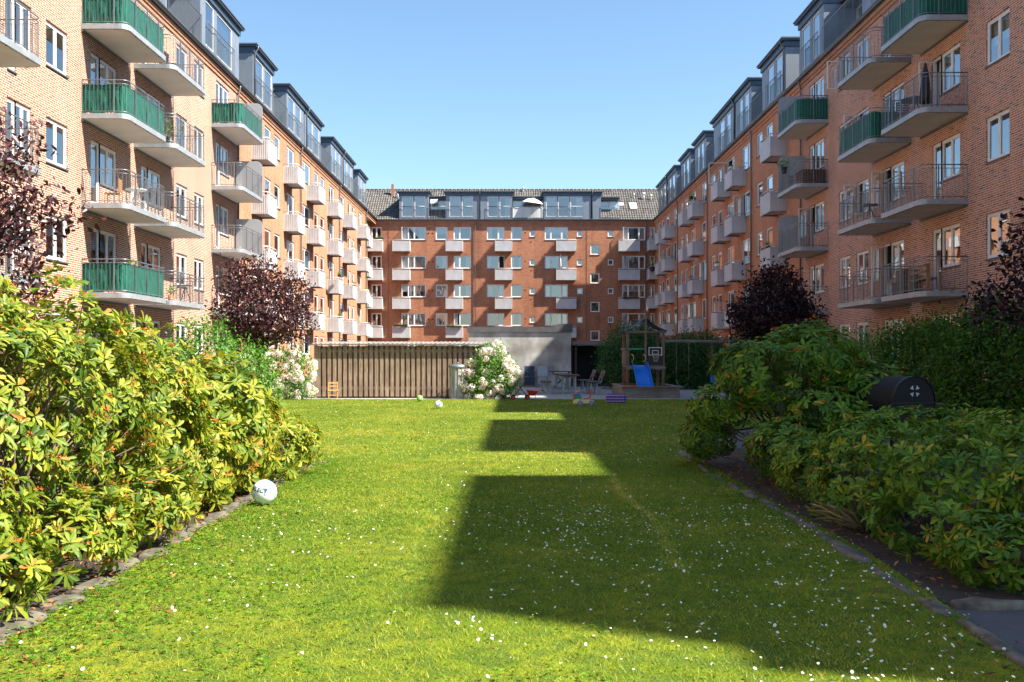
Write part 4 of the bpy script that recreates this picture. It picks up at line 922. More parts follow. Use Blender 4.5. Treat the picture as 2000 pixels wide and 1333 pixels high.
leafy('dark purple-leaved plum tree in shade before the right building', 'plum_tree', 'tree', (7.4, 28, 0),
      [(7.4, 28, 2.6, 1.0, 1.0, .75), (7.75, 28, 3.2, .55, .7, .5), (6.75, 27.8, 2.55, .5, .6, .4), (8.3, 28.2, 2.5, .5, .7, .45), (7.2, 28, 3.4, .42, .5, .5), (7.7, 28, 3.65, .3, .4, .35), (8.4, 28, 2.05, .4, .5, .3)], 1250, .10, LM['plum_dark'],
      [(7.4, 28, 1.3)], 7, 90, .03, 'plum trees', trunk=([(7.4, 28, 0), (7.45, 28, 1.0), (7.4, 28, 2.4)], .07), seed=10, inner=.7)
leafy('purple-leaved plum tree reaching in over the left edge', 'plum_tree', 'tree', (-7.4, 11, 0),
      [(-6.3, 11, 3.2, .75, .9, .65), (-5.55, 11, 2.95, .42, .5, .22), (-5.95, 11.2, 2.5, .55, .7, .42), (-6.2, 11, 3.75, .4, .5, .3), (-7.4, 11, 3.3, 1.1, 1.2, 1.1), (-6.4, 10.8, 1.9, .6, .5, .4), (-5.9, 11, 2.1, .5, .5, .35), (-5.75, 11, 3.85, .3, .4, .3), (-5.85, 11, 3.35, .32, .5, .4), (-5.22, 11, 3.08, .34, .3, .11)], 1150, .075, LM['plum'],
      [(-7.4, 11, 1.5)], 6, 70, .03, 'plum trees', trunk=([(-7.4, 11, 0), (-7.3, 11, 1.0), (-7.3, 11, 2.6)], .08), seed=12, inner=.8)
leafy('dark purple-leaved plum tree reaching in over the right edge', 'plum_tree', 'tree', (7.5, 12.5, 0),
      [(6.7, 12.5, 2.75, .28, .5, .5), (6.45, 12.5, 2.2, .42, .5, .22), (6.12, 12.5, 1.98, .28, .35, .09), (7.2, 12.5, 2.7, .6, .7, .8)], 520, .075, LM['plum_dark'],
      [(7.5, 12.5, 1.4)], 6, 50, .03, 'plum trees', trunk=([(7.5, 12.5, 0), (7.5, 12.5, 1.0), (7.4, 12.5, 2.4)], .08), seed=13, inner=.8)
leafy('bright green leafy shrub between the rhododendrons and the sunlit plum tree', 'garden_shrub', 'shrub', (-6.4, 21, 0),
      [(-6.6, 21, 1.15, .75, .8, 1.0), (-6.0, 21.2, .95, .7, .8, .85), (-5.6, 21, .75, .5, .6, .7), (-7.2, 21, 1.0, .6, .7, .85)], 1100, .07, LM['shrub'], [(-6.4, 21, 0), (-6, 21, 0)], 8, 60, .012, seed=14, bark='bark')
leafy('yellow-green shrub beside the hedge behind the tall rhododendron', 'garden_shrub', 'shrub', (7.9, 22.5, 0),
      [(7.8, 22.5, .9, .8, .9, 1.05), (8.6, 23, 1.0, .7, .8, 1.1)], 700, .06, LM['shrub'], [(7.9, 22.5, 0)], 8, 40, .012, seed=15)
leafy('long dark green hornbeam hedge along the right building', 'hedge', 'hedge', (8.6, 16, 0),
      [(8.6 + .15 * math.sin(i * 2.2), 11.0 + i * 1.15, 1.0 + .1 * math.sin(i * 1.7), 1.0, .95, 1.15 + .12 * math.sin(i * 2.9)) for i in range(9)], 8500, .075, LM['hedge'], [(8.6, 11 + i * 1.2, 0) for i in range(9)], 8, 130, .02, seed=16, inner=.5)
leafy('dark green clipped cypress hedge behind the play tower', 'hedge', 'hedge', (6, 40.5, 0),
      [(4.6 + .9 * i + .1 * math.sin(i * 3), 41.0 + .15 * math.sin(i), 1.15 + .07 * math.sin(i * 1.9), .75 if i else .95, .9, 1.25 + .18 * math.sin(i * 2.3) + (.15 if i < 2 else -.12)) for i in range(10)], 6500, .10, LM['cypress'], [(4.6 + i, 41, 0) for i in range(8)], 8, 60, .03, seed=17, inner=.45, up=.6, ratio=.4)
leafy('dark bushes along the foot of the left building', 'garden_shrub', 'shrub', (-10.2, 24, 0),
      [(-10.3, 14 + i * 2.2, .75, .8, 1.2, .85 + .2 * math.sin(i * 2)) for i in range(9)], 1500, .08, LM['hedge'], [(-10.2, 15 + i * 3, 0) for i in range(5)], 8, 50, .015, seed=18)
# hydrangeas
def hydrangea(label, loc, ells, n, nf, seed, red=True):
    nf = int(nf * 1.35)
    root = leafy(label, 'hydrangea', 'shrub', loc, ells, n, .09, LM['shrub'], [loc], 7, 30, .01, 'hydrangeas beside the slatted shed', seed=seed, bark='bark', zmin=.05)
    P, Dn = ell_points(ells, nf, .08, .12, .3); P = P + Dn * .16 - np.array(loc)
    ob = heads_ball('flower_heads', P, root, LM['petal'], .12); ob['kind'] = 'stuff'
    if red: heads_ball('red_flower_head', P[:2] * np.array([1, 1, 1]), root, LM['red_petal'], .08)
    return root
def heads_ball(name, P, parent, mat, r, per=110):
    n = len(P); d = unit(RS.normal(size=(n * per, 3))); PP = np.repeat(P, per, 0); rr = np.repeat(r * (.75 + .5 * RS.rand(n)), per); t = np.cross(d, RS.normal(size=d.shape))
    return leaves(name, PP + d * rr[:, None] * .9 - unit(t) * .016, t, d, np.full(n * per, .042), np.full(n * per, .042), mat, parent, np.clip(np.repeat(RS.rand(n), per) * .7 + .3 * RS.rand(n * per), 0, 1), True)
hydrangea('white and pale pink hydrangea in full bloom right of the slatted shed', (-.75, 31.9, .02), [(-.72, 31.9, .80, .55, .5, .90), (-1.05, 31.8, .42, .5, .45, .42), (-.35, 31.9, .55, .42, .45, .55)], 700, 88, 21)
hydrangea('white hydrangea in bloom left of the slatted shed', (-7.4, 31.5, .02), [(-7.4, 31.5, .75, .7, .6, .85), (-8.2, 31.4, .8, .7, .6, .8), (-6.95, 31.4, .6, .4, .5, .95)], 600, 130, 22, True)
# ------------------------------------------------------------------ sheds, furniture, play things
def wood_mat(name, c1, c2, along='Z'):
    m, t, p = new_mat(name); tc = objco(t); mp = t.nodes.new('ShaderNodeMapping')
    mp.inputs['Scale'].default_value = (14, 14, 1.2) if along == 'Z' else (1.2, 14, 14); t.links.new(tc, mp.inputs[0])
    f = noise(t, 2.0, 5, mp.outputs[0]); c = ramp(t, f, [(.3, c1), (.7, c2)]); k = noise(t, 2.2, 2, tc)
    c = mixc(t, ramp(t, k, [(.4, 0.0), (.7, .5)]), c, tuple(x * .55 for x in c1)); t.links.new(c, p.inputs['Base Color']); p.inputs['Roughness'].default_value = .8; bump(t, p, f, .3, .01); return m
M['oldwood'] = wood_mat('weathered_board', (.22, .135, .085), (.45, .345, .255)); M['towerwood'] = wood_mat('dark_tower_timber', (.12, .085, .06), (.24, .18, .13)); M['redwood'] = wood_mat('brown_inner_board', (.20, .11, .06), (.34, .20, .11))
M['greywood'] = wood_mat('grey_timber', (.16, .14, .12), (.28, .25, .21), 'X'); M['darkwood'] = wood_mat('stained_plank', (.09, .045, .035), (.16, .085, .07), 'X')
M['paintpine'] = wood_mat('varnished_pine', (.60, .30, .09), (.72, .40, .14)); M['teak'] = wood_mat('teak', (.30, .15, .06), (.42, .23, .10))
def plain(name, c, r=.45, mt=0.0): return simple(name, c, r, mt, .05, 8)
M['red'] = plain('red_plastic', (.55, .03, .02)); M['blue'] = plain('blue_plastic', (.01, .16, .62), .35); M['yellow'] = plain('cream_yellow_paint', (.72, .62, .28)); M['navy'] = plain('navy_fabric', (.02, .04, .08), .8)
M['dgreen'] = plain('green_paint', (.03, .25, .12)); M['pwhite'] = plain('white_plastic', (.75, .75, .74), .4); M['rubber'] = plain('rubber', (.02, .02, .02), .8); M['orange'] = plain('orange_paint', (.75, .22, .05))
M['greymetal'] = plain('grey_enamel', (.30, .33, .36), .5, .3); M['terracotta'] = plain('terracotta', (.40, .16, .08), .9); M['pink'] = plain('pink_chalk', (.55, .42, .45), .95)

# slatted shed
sh = empty('slatted_shed', (-3.85, 32.4, .02), 0, 'weathered slatted wooden shed with a thin corrugated roof behind the lawn', 'shed')
x0, x1, W_ = -2.70, 2.70, .113; r = random.Random(3)
for row, (yy, mt, off, nm) in enumerate(((0.0, 'oldwood', 0, 'slat'), (.085, 'redwood', .0875, 'rear_slat'))):
    xx = x0 + off; 
    while xx < x1 - W_:
        b = MB(); h = 1.72 + r.uniform(-.01, .01); tl = r.uniform(-.004, .004)
        b.add([(xx, yy, .05), (xx + W_, yy, .05), (xx + W_, yy + .022, .05), (xx, yy + .022, .05), (xx + tl, yy, h), (xx + W_ + tl, yy, h), (xx + W_ + tl, yy + .022, h), (xx + tl, yy + .022, h)], [(0, 3, 2, 1), (4, 5, 6, 7), (0, 1, 5, 4), (1, 2, 6, 5), (2, 3, 7, 6), (3, 0, 4, 7)])
        b.build(nm, [M[mt]], sh, (0, 0, 0)); xx += .1745
for z in (.28, 1.52):
    b = MB(); b.box(x0, .024, z, x1, .083, z + .10); b.build('rail', [M['oldwood']], sh)
for xx in (x0 - .1, x1 - .02):
    b = MB(); b.box(xx, -.004, 0, xx + .1, .10, 1.76); b.build('post', [M['oldwood']], sh)
b = MB()
for i in range(12): b.box(x1 + .085 + (i % 2) * .004, .11 + i * .18, .04, x1 + .11 + (i % 2) * .004, .285 + i * .18, 1.74)
for i in range(12): b.box(x0 - .11, .11 + i * .18, .04, x0 - .085, .285 + i * .18, 1.74)
b.box(x0, 2.2, .04, x1, 2.23, 1.75); b.build('side_boards', [M['oldwood']], sh)
b = MB(); n = 75
for i in range(n):
    xa = -2.95 + 5.95 * i / n; xb = -2.95 + 5.95 * (i + 1) / n; za = .022 * (i % 2); zb = .022 * ((i + 1) % 2)
    b.quad((xa, -.12, 1.80 + za), (xb, -.12, 1.80 + zb), (xb, 2.4, 1.90 + zb), (xa, 2.4, 1.90 + za))
b.box(-2.95, -.13, 1.755, 3.0, -.10, 1.797); b.build('corrugated_roof', [simple('weathered_corrugated_sheet', (.20, .19, .18), .8, 0, .3, 3)], sh)
# litter bin
lb = empty('litter_bin', (-1.84, 31.75, .02), 0, 'tall pale ribbed bin with a metal lid before the slatted shed', 'bin')
b = MB(); ns = 28
pr = [(.27, 0), (.27, .04), (.235, .05), (.255, 1.02)]
b.lathe(pr, 28, 0); 
for i in range(14):
    a = 6.283 * i / 14; b.bar((.245 * math.cos(a), .245 * math.sin(a), .06), (.262 * math.cos(a), .262 * math.sin(a), 1.0), .045, .02, 0, (math.cos(a), math.sin(a), 0))
b.build('body', [simple('bin_staves', (.37, .35, .32), .8, 0, .2, 6)], lb)
b = MB(); b.lathe([(.29, 1.02), (.30, 1.06), (.27, 1.11), (.10, 1.15), (0, 1.155)], 28, 0); b.lathe([(.0, 1.155), (.05, 1.17), (.05, 1.19), (0, 1.195)], 12, 0); b.build('lid', [M['galv']], lb)
# child chair
cc = empty('child_chair', (-5.88, 31.65, .02), R(12), 'small varnished pine child chair standing against the slatted shed', 'chair')
for sx in (-1, 1):
    b = MB(); b.bar((sx * .14, -.13, 0), (sx * .14, -.13, .27), .028, .028); b.build('leg', [M['paintpine']], cc)
    b = MB(); b.bar((sx * .14, .13, 0), (sx * .145, .16, .56), .028, .028); b.build('leg', [M['paintpine']], cc)
b = MB(); b.box(-.17, -.16, .27, .17, .15, .295); b.build('seat', [M['paintpine']], cc)
b = MB(); b.box(-.13, .142, .50, .13, .158, .545); b.box(-.13, .138, .40, .13, .152, .435); b.build('backrest', [M['paintpine']], cc)
b = MB(); b.box(-.13, -.138, .12, .13, -.122, .145); b.box(-.148, -.11, .1, -.134, .12, .12); b.box(.134, -.11, .1, .148, .12, .12); b.build('stretcher', [M['paintpine']], cc)
# balls
def ball_mat(name, a, b_, c):
    m, t, p = new_mat(name); tc = objco(t); v = t.nodes.new('ShaderNodeTexVoronoi'); v.inputs['Scale'].default_value = 7; t.links.new(tc, v.inputs['Vector'])
    f = noise(t, 9, 0, tc); g_ = noise(t, 5.0, 1, tc)
    cc_ = mixc(t, ramp(t, f, [(.57, 0.0), (.585, 1.0)]), a, b_); cc_ = mixc(t, ramp(t, g_, [(.67, 0.0), (.68, 1.0)]), cc_, c)
    t.links.new(cc_, p.inputs['Base Color']); p.inputs['Roughness'].default_value = .35; return m
def ball(loc, r, mat, label, name='football'):
    b = MB(); prof = [(r * math.sin(math.pi * i / 16), -r * math.cos(math.pi * i / 16)) for i in range(17)]; b.lathe(prof, 28, 0)
    o = b.build(name, [mat], None, (loc[0], loc[1], loc[2] + r)); return tag(o, label, 'ball', 'balls on the lawn')
nb = ball((-2.36, 9.2, .035), .118, ball_mat('white_ball', (.82, .82, .80), (.25, .60, .60), (.10, .12, .30)), 'large white football with teal marks and dark lettering at the edge of the left bed')
ball((-1.99, 25.7, .035), .105, ball_mat('white_green_ball', (.80, .82, .80), (.12, .55, .10), (.05, .25, .6)), 'white ball with green and blue patches lying on the sunlit lawn')
ball((-2.86, 29.6, .035), .098, ball_mat('green_ball', (.25, .60, .08), (.10, .50, .15), (.75, .80, .60)), 'small green ball lying at the far lawn edge before the slatted shed')
cu = bpy.data.curves.new('lettering', 'FONT'); cu.body = 'SELECT'; cu.size = .055; cu.extrude = 0; cu.align_x = 'CENTER'; cu.offset = .0012
to = bpy.data.objects.new('lettering_source', cu); COL.objects.link(to); dg = bpy.context.evaluated_depsgraph_get(); tm = bpy.data.meshes.new_from_object(to.evaluated_get(dg)); bpy.data.objects.remove(to)
bmx = bmesh.new(); bmx.from_mesh(tm); bmesh.ops.triangulate(bmx, faces=bmx.faces[:]); bmesh.ops.subdivide_edges(bmx, edges=[e for e in bmx.edges if e.calc_length() > .012], cuts=2); 
for v_ in bmx.verts:
    rr = .1192; la = v_.co.y / rr + .12; lo = v_.co.x / rr * 1.0; a0 = R(-108) + lo
    v_.co = (rr * math.cos(la) * math.cos(a0), rr * math.cos(la) * math.sin(a0), rr * math.sin(la))
bmx.to_mesh(tm); bmx.free(); tm.materials.clear(); tm.materials.append(M['navy']); lo = inst('lettering', tm, nb); lo.rotation_euler = (0, R(12), 0)

# concrete outbuilding
ob = empty('outbuilding', (.27, 43.7, .02), 0, 'flat-roofed outbuilding with a blank grey rendered wall facing the lawn', 'shed')
def render_mat():
    m, t, p = new_mat('grey_render'); tc = objco(t); f = noise(t, .9, 5, tc); mp = t.nodes.new('ShaderNodeMapping'); mp.inputs['Scale'].default_value = (3, 3, .5); t.links.new(tc, mp.inputs[0]); s_ = noise(t, 1.2, 4, mp.outputs[0]); k = noise(t, 25, 3, tc)
    c = ramp(t, f, [(.36, (.25, .23, .205)), (.5, (.42, .40, .37)), (.60, (.58, .56, .53))]); c = mixc(t, ramp(t, s_, [(.55, 0.0), (.8, .5)]), c, (.30, .27, .23)); c = mixc(t, mth(t, 'MULTIPLY', k, .18), c, (.2, .19, .18))
    t.links.new(c, p.inputs['Base Color']); p.inputs['Roughness'].default_value = .92; bump(t, p, k, .25, .01); return m
M['render'] = render_mat()
b = MB(); b.box(-2.3, 0, 0, 2.3, 4.5, 2.46); b.build('wall', [M['render']], ob)
b = MB(); b.box(-2.36, -.07, 2.463, 2.36, 4.55, 2.70); b.add([(1.35, -.068, 2.70), (1.75, -.068, 2.83), (2.36, -.068, 2.84), (2.36, -.068, 2.70), (1.35, .12, 2.70), (1.75, .12, 2.83), (2.36, .12, 2.84), (2.36, .12, 2.70)], [(0, 1, 2, 3), (4, 7, 6, 5), (0, 4, 5, 1), (1, 5, 6, 2), (2, 6, 7, 3)]); b.build('roof_edge', [simple('roofing_felt', (.10, .10, .105), .9, 0, .25, 4)], ob)
g = random.Random(4)
b = MB()
for i in range(16):
    cx, cz = g.uniform(.75, 2.0), g.uniform(.7, 1.15); pts = [(cx + .12 * math.sin(j * g.uniform(.8, 1.6)) * g.uniform(.4, 1), -.003, cz + (j - 3) * g.uniform(.02, .06)) for j in range(7)]; b.tube(pts, .005, 4, 0, caps=False)
b.build('chalk_drawing', [M['pink']], ob)
# open shed in the dark corner
os_ = empty('open_shed', (5.2, 46, .02), 0, 'low dark open-fronted shed between the outbuilding and the cypress hedge', 'shed')
b = MB(); b.box(-2.55, -1.4, 1.92, 4.4, 2.3, 2.02); b.box(-2.55, -1.43, 1.90, 4.4, -1.40, 2.03); b.build('roof', [M['gutter']], os_)
for x in (-2.4, 0, 2.4, 4.2):
    b = MB(); b.box(x, -1.3, 0, x + .1, -1.2, 1.9); b.build('post', [M['darkwood']], os_)
b = MB(); b.box(-2.55, 2.2, 0, 4.4, 2.25, 1.9); b.box(-2.55, -1.2, 0, -2.5, 2.2, 1.9); b.build('wall', [M['black']], os_)
rs = empty('shelter', (7.6, 47.6, .02), 0, 'flat-roofed shelter seen over the cypress hedge beyond the swing beam', 'shed')
b = MB(); b.box(-1.4, -1, 2.12, 1.4, 1, 2.24); b.build('roof', [M['greywood']], rs)
for x in (-1.3, 1.2):
    for y in (-.9, .8):
        b = MB(); b.box(x, y, 0, x + .1, y + .1, 2.12); b.build('post', [M['greywood']], rs)

# picnic tables and benches
def picnic_table(loc, label):
    t = empty('garden_table', loc, 0, label, 'table', 'garden tables on the patio')
    b = MB()
    for i in range(5): b.box(-.37 + i * .15, -.75, .66, -.37 + i * .15 + .138, .75, .70)
    b.build('table_top', [M['darkwood']], t)
    for y in (-.55, .55):
        for x in (-.22, .22):
            b = MB(); b.box(x - .03, y - .03, 0, x + .03, y + .03, .655); b.build('leg', [M['greymetal']], t)
    b = MB(); b.box(-.60, -.56, .09, .60, -.54, .15); b.box(-.60, .54, .09, .60, .56, .15); b.box(-.25, -.5, .6, .25, .5, .64); b.build('frame', [M['greymetal']], t)
    return t
def bench(loc, side, label):
    t = empty('garden_bench', loc, 0, label, 'bench', 'benches at the garden tables')
    b = MB()
    for i in range(2): b.box(-.2 + i * .2, -.72, .42, -.2 + i * .2 + .185, .72, .455)
    b.build('seat', [M['darkwood']], t)
    b = MB()
    for j, z in enumerate((.56, .72)):
        x = side * (.24 + .07 * (z - .45) / .16); 
        for yy in (-.70, -.22, .26): b.add([(x, yy, z), (x + side * .05, yy, z + .14), (x + side * .05, yy + .44, z + .14), (x, yy + .44, z), (x + side * .025, yy, z - .008), (x + side * .075, yy, z + .132), (x + side * .075, yy + .44, z + .132), (x + side * .025, yy + .44, z - .008)], [(0, 1, 2, 3), (7, 6, 5, 4), (0, 4, 5, 1), (3, 2, 6, 7), (1, 5, 6, 2), (0, 3, 7, 4)])
    b.build('backrest', [M['darkwood']], t)
    for y in (-.55, .55):
        b = MB(); b.box(-.12, y - .03, 0, -.06, y + .03, .415); b.build('leg', [M['greymetal']], t)
        b = MB(); b.box(.08, y - .03, 0, .14, y + .03, .415); b.build('leg', [M['greymetal']], t)
        b = MB(); b.bar((side * .1, y, .40), (side * .27, y, .42), .04, .05); b.bar((side * .25, y, .40), (side * .42, y, .86), .035, .04); b.build('bracket', [M['greymetal']], t)
    return t
picnic_table((2.05, 36.4, .02), 'dark plank garden table, the nearer of the two on the patio'); picnic_table((1.9, 38.4, .02), 'dark plank garden table, the farther of the two beside the rendered wall')
bench((1.20, 36.4, .02), -1, 'bench with a tilted backrest left of the nearer garden table'); bench((2.95, 36.4, .02), 1, 'bench with a tilted backrest right of the nearer garden table'); bench((2.8, 38.6, .02), 1, 'bench with a tilted backrest right of the farther garden table')
def folding_chair(loc, rz, mat, label, lean=.14, mesh=True):
    t = empty('folding_chair', loc, rz, label, 'chair', 'folded chairs against the rendered wall')
    for sx in (-.22, .22):
        b = MB(); b.tube([(sx, -.12, 0), (sx, lean - .12, .95)], .014, 6); b.build('frame', [mat], t)
    b = MB(); b.add([(-.21, lean * .5 - .12, .48), (.21, lean * .5 - .12, .48), (.21, lean - .12, .94), (-.21, lean - .12, .94)], [(0, 1, 2, 3)]); b.box(-.21, lean - .13, .60, .21, lean - .115, .63); b.build('backrest', [mat], t)
    b = MB(); b.box(-.21, lean * .4 - .14, .10 if mesh else .3, .21, lean * .4 - .12, .45 if mesh else .46); b.build('seat', [mat], t)
    b = MB(); b.tube([(-.22, -.1, .12), (.22, -.1, .12)], .012, 6); b.build('stretcher', [mat], t)
folding_chair((.70, 43.5, .02), 0, M['navy'], 'dark blue folding chair leaning on the grey rendered wall'); folding_chair((1.28, 43.5, .02), 0, M['greymetal'], 'pale metal folding chair leaning on the grey rendered wall', mesh=False)
ft = empty('folding_table', (2.05, 42.4, .02), 0, 'black folding table with crossed legs before the rendered wall', 'table')
b = MB(); b.box(-.48, -.35, .70, .48, .35, .73); b.build('table_top', [M['black']], ft)
for y in (-.3, .3):
    b = MB(); b.bar((-.38, y, .70), (.34, y + .01, 0), .03, .03); b.build('leg', [M['black']], ft); b = MB(); b.bar((.38, y - .02, .70), (-.34, y - .02, 0), .03, .03); b.build('leg', [M['black']], ft)
def wheel(parent, c, r, w_, tyre, rim, name='wheel'):
    b = MB(); b.lathe([(r * .62, -w_ / 2), (r, -w_ / 2), (r, w_ / 2), (r * .62, w_ / 2)], 16, 0, c, 'Y', False); b.lathe([(0, -w_ * .35), (r * .62, -w_ * .35), (r * .62, w_ * .35), (0, w_ * .35)], 16, 1, c, 'Y', False); return b.build(name, [tyre, rim], parent)
# doll stroller
st = empty('toy_stroller', (.10, 31.0, .035), 0, 'toy stroller with a black folded frame and red-hubbed wheels beside the hydrangea', 'toy')
b = MB(); b.tube([(-.12, -.1, .08), (.30, -.1, .62), (.36, -.1, .60)], .013, 6); b.tube([(-.12, .1, .08), (.30, .1, .62), (.36, .1, .60)], .013, 6); b.tube([(.34, -.1, .06), (.08, -.1, .42)], .013, 6); b.tube([(.34, .1, .06), (.08, .1, .42)], .013, 6); b.tube([(.36, -.1, .6), (.36, .1, .6)], .014, 6); b.build('frame', [M['black']], st)
b = MB(); b.add([(.0, -.09, .22), (.0, .09, .22), (.22, .09, .53), (.22, -.09, .53), (.16, .09, .16), (.16, -.09, .16)], [(0, 1, 2, 3), (0, 5, 4, 1)]); b.build('seat', [M['rubber']], st)
for x in (-.12, .34):
    for y in (-.13, .13): wheel(st, (x, y, .075), .075, .04, M['rubber'], M['red'])
# toy wheelbarrow
wb = empty('toy_wheelbarrow', (.62, 31.1, .035), 0, 'small red toy wheelbarrow at the lawn edge right of the toy stroller', 'toy')
b = MB(); b.add([(-.22, -.14, .30), (.16, -.14, .26), (.16, .14, .26), (-.22, .14, .30), (-.13, -.08, .12), (.06, -.08, .12), (.06, .08, .12), (-.13, .08, .12)], [(4, 5, 6, 7), (0, 1, 5, 4), (1, 2, 6, 5), (2, 3, 7, 6), (3, 0, 4, 7)]); b.build('tray', [M['red']], wb)
b = MB(); b.tube([(.0, -.1, .16), (.22, -.12, .29), (.36, -.12, .28)], .012, 6); b.tube([(.0, .1, .16), (.22, .12, .29), (.36, .12, .28)], .012, 6); b.build('handle', [M['red']], wb)
b = MB(); b.tube([(.06, -.08, .13), (.09, -.08, .0)], .012, 6); b.tube([(.06, .08, .13), (.09, .08, .0)], .012, 6); b.build('leg', [M['pwhite']], wb); wheel(wb, (-.2, 0, .075), .075, .04, M['rubber'], M['pwhite'])
# ride-on toy
ro = empty('ride_on_toy', (1.97, 27.5, .035), 0, 'colourful wooden ride-on toy with blue wheels on the shaded lawn', 'toy')
b = MB(); b.prism([(-.29, .05), (.29, .07), (.29, .13), (.12, .16), (-.06, .15), (-.16, .19), (-.28, .15)], -.11, .11); b.build('chassis', [M['yellow']], ro)
b = MB(); b.box(-.26, -.09, .175, -.06, .09, .27); b.build('cab', [M['dgreen']], ro); b = MB(); b.box(-.22, -.095, .272, -.10, .095, .33); b.build('hood', [M['blue']], ro)
b = MB(); b.lathe([(0, 0), (.045, 0), (.05, .16), (0, .16)], 12, 0, (-.25, 0, .15), 'Z', False); b.build('lamp', [M['red']], ro)
b = MB(); b.tube([(-.14, 0, .3), (-.13, 0, .38)], .016, 8); b.lathe([(0, 0), (.085, 0), (.085, .03), (0, .03)], 16, 0, (-.13, 0, .38), 'Z', False); b.build('steering_wheel', [M['orange']], ro)
b = MB(); b.bar((.02, 0, .17), (.2, 0, .22), .12, .03); b.build('seat', [M['red']], ro)
b = MB(); b.bar((.18, -.06, .2), (.22, -.06, .46), .03, .03); b.bar((.18, .06, .2), (.22, .06, .46), .03, .03); b.box(.205, -.08, .40, .235, .08, .46); b.box(.195, -.08, .30, .222, .08, .34); b.build('backrest', [M['red']], ro)
for x in (-.10, .21):
    for y in (-.13, .13): wheel(ro, (x, y, .07), .07, .035, M['blue'], M['orange'])
# striped cushion box
def stripe_mat():
    m, t, p = new_mat('striped_fabric'); sp = t.nodes.new('ShaderNodeSeparateXYZ'); t.links.new(objco(t), sp.inputs[0]); f = mth(t, 'FRACT', mth(t, 'MULTIPLY', sp.outputs[2], 12.0))
    c = ramp(t, f, [(0, (.06, .04, .22)), (.35, (.08, .05, .28)), (.45, (.35, .18, .38)), (.6, (.55, .36, .48)), (.8, (.12, .09, .35))]); t.links.new(c, p.inputs['Base Color']); p.inputs['Roughness'].default_value = .9; return m
po = empty('striped_pouf', (3.05, 29.0, .035), R(-2), 'low purple and pink striped cushion block on the lawn left of the sandbox', 'cushion')
bm_ = bmesh.new(); bmesh.ops.create_cube(bm_, size=1.0); bmesh.ops.scale(bm_, vec=(.60, .40, .25), verts=bm_.verts); bmesh.ops.translate(bm_, vec=(0, 0, .125), verts=bm_.verts); bmesh.ops.bevel(bm_, geom=bm_.edges[:], offset=.03, segments=3, affect='EDGES'); me = bpy.data.meshes.new('cushion'); bm_.to_mesh(me); bm_.free(); me.materials.append(stripe_mat()); inst('cushion', me, po)
b = MB(); b.box(.235, -.204, .0, .255, -.200, .25); b.build('strap', [M['navy']], po)
# sandbox
sb = empty('sandbox', (4.58, 34.1, .02), 0, 'raised sandbox of grey timber planks under the play tower', 'sandbox')
for nm, args in (('front_plank', (-.9, -1.70, .9, -1.64)), ('back_plank', (-.9, 1.64, .9, 1.70)), ('side_plank', (-.96, -1.7, -.90, 1.7)), ('side_plank', (.90, -1.7, .96, 1.7))):
    b = MB()
    for j in range(3): b.box(args[0], args[1], j * .12 + .003, args[2], args[3], j * .12 + .115)
    b.build(nm, [M['greywood']], sb)
b = MB(); b.box(-1.0, -1.78, .362, 1.0, -1.58, .39); b.box(-1.0, 1.58, .362, 1.0, 1.78, .39); b.box(-1.0, -1.58, .362, -.82, 1.58, .39); b.box(.82, -1.58, .362, 1.0, 1.58, .39); b.build('rim', [M['greywood']], sb)
b = MB(); b.box(-.9, -1.64, .0, .9, 1.64, .24); b.build('sand', [simple('sand', (.45, .36, .24), .95, 0, .2, 20, .3)], sb)
b = MB(); b.box(-.92, -1.72, .393, -.45, -1.3, .42); b.build('corner_seat', [M['red']], sb)
# play tower
tw = empty('play_tower', (4.6, 34.6, .02), 0, 'wooden play tower with a dark pitched canopy and a blue slide', 'play tower')
hx, hy = .62, .62
for sx in (-1, 1):
    for sy in (-1, 1):
        b = MB(); b.box(sx * hx - .045, sy * hy - .045, 0, sx * hx + .045, sy * hy + .045, 2.22); b.build('post', [M['towerwood']], tw)
b = MB(); b.box(-.035, -.70, 1.1, .035, -.63, 2.95); b.build('centre_post', [M['towerwood']], tw)
b = MB(); b.box(-.72, -.72, 2.20, .72, -.66, 2.28); b.box(-.72, .66, 2.20, .72, .72, 2.28); b.box(-.035, -.66, 2.62, .035, .66, 2.68); b.build('roof_frame', [M['towerwood']], tw)
for s_ in (-1, 1):
    b = MB(); n = 8
    for i in range(n):
        t0, t1 = i / n, (i + 1) / n; f = lambda t: (s_ * (.04 + .72 * t), 2.70 - .42 * t - .06 * math.sin(math.pi * t))
        (xa, za), (xb, zb) = f(t0), f(t1); b.add([(xa, -.75, za), (xb, -.75, zb), (xb, .75, zb), (xa, .75, za)], [(0, 1, 2, 3)], 0, True)
    b.build('canopy', [M['navy']], tw)
b = MB()
for i in range(10): b.box(-.66, -.66 + i * .133, 1.02, .66, -.66 + i * .133 + .12, 1.06)
b.box(-.70, -.70, .93, .70, -.665, 1.03); b.build('platform', [M['greywood']], tw)
b = MB()
for i in range(9): b.box(-.69, -.58 + i * .135, 1.1, -.668, -.58 + i * .135 + .1, 1.62)
b.box(-.72, -.7, 1.62, -.64, .7, 1.68); b.build('side_wall', [M['towerwood']], tw)
b = MB(); b.box(-.62, -.69, 1.62, .0, -.65, 1.67); b.build('cross_bar', [M['dgreen']], tw)
b = MB(); b.box(.06, -.69, 1.08, .60, -.665, 1.40); b.build('panel', [M['black']], tw)
bh = MB(); f_ = .022
def frame(mb, x0, x1, z0, z1, y, t, m=0): mb.box(x0, y, z0, x0 + t, y + .01, z1, m); mb.box(x1 - t, y, z0, x1, y + .01, z1, m); mb.box(x0 + t, y, z0, x1 - t, y + .01, z0 + t, m); mb.box(x0 + t, y, z1 - t, x1 - t, y + .01, z1, m)
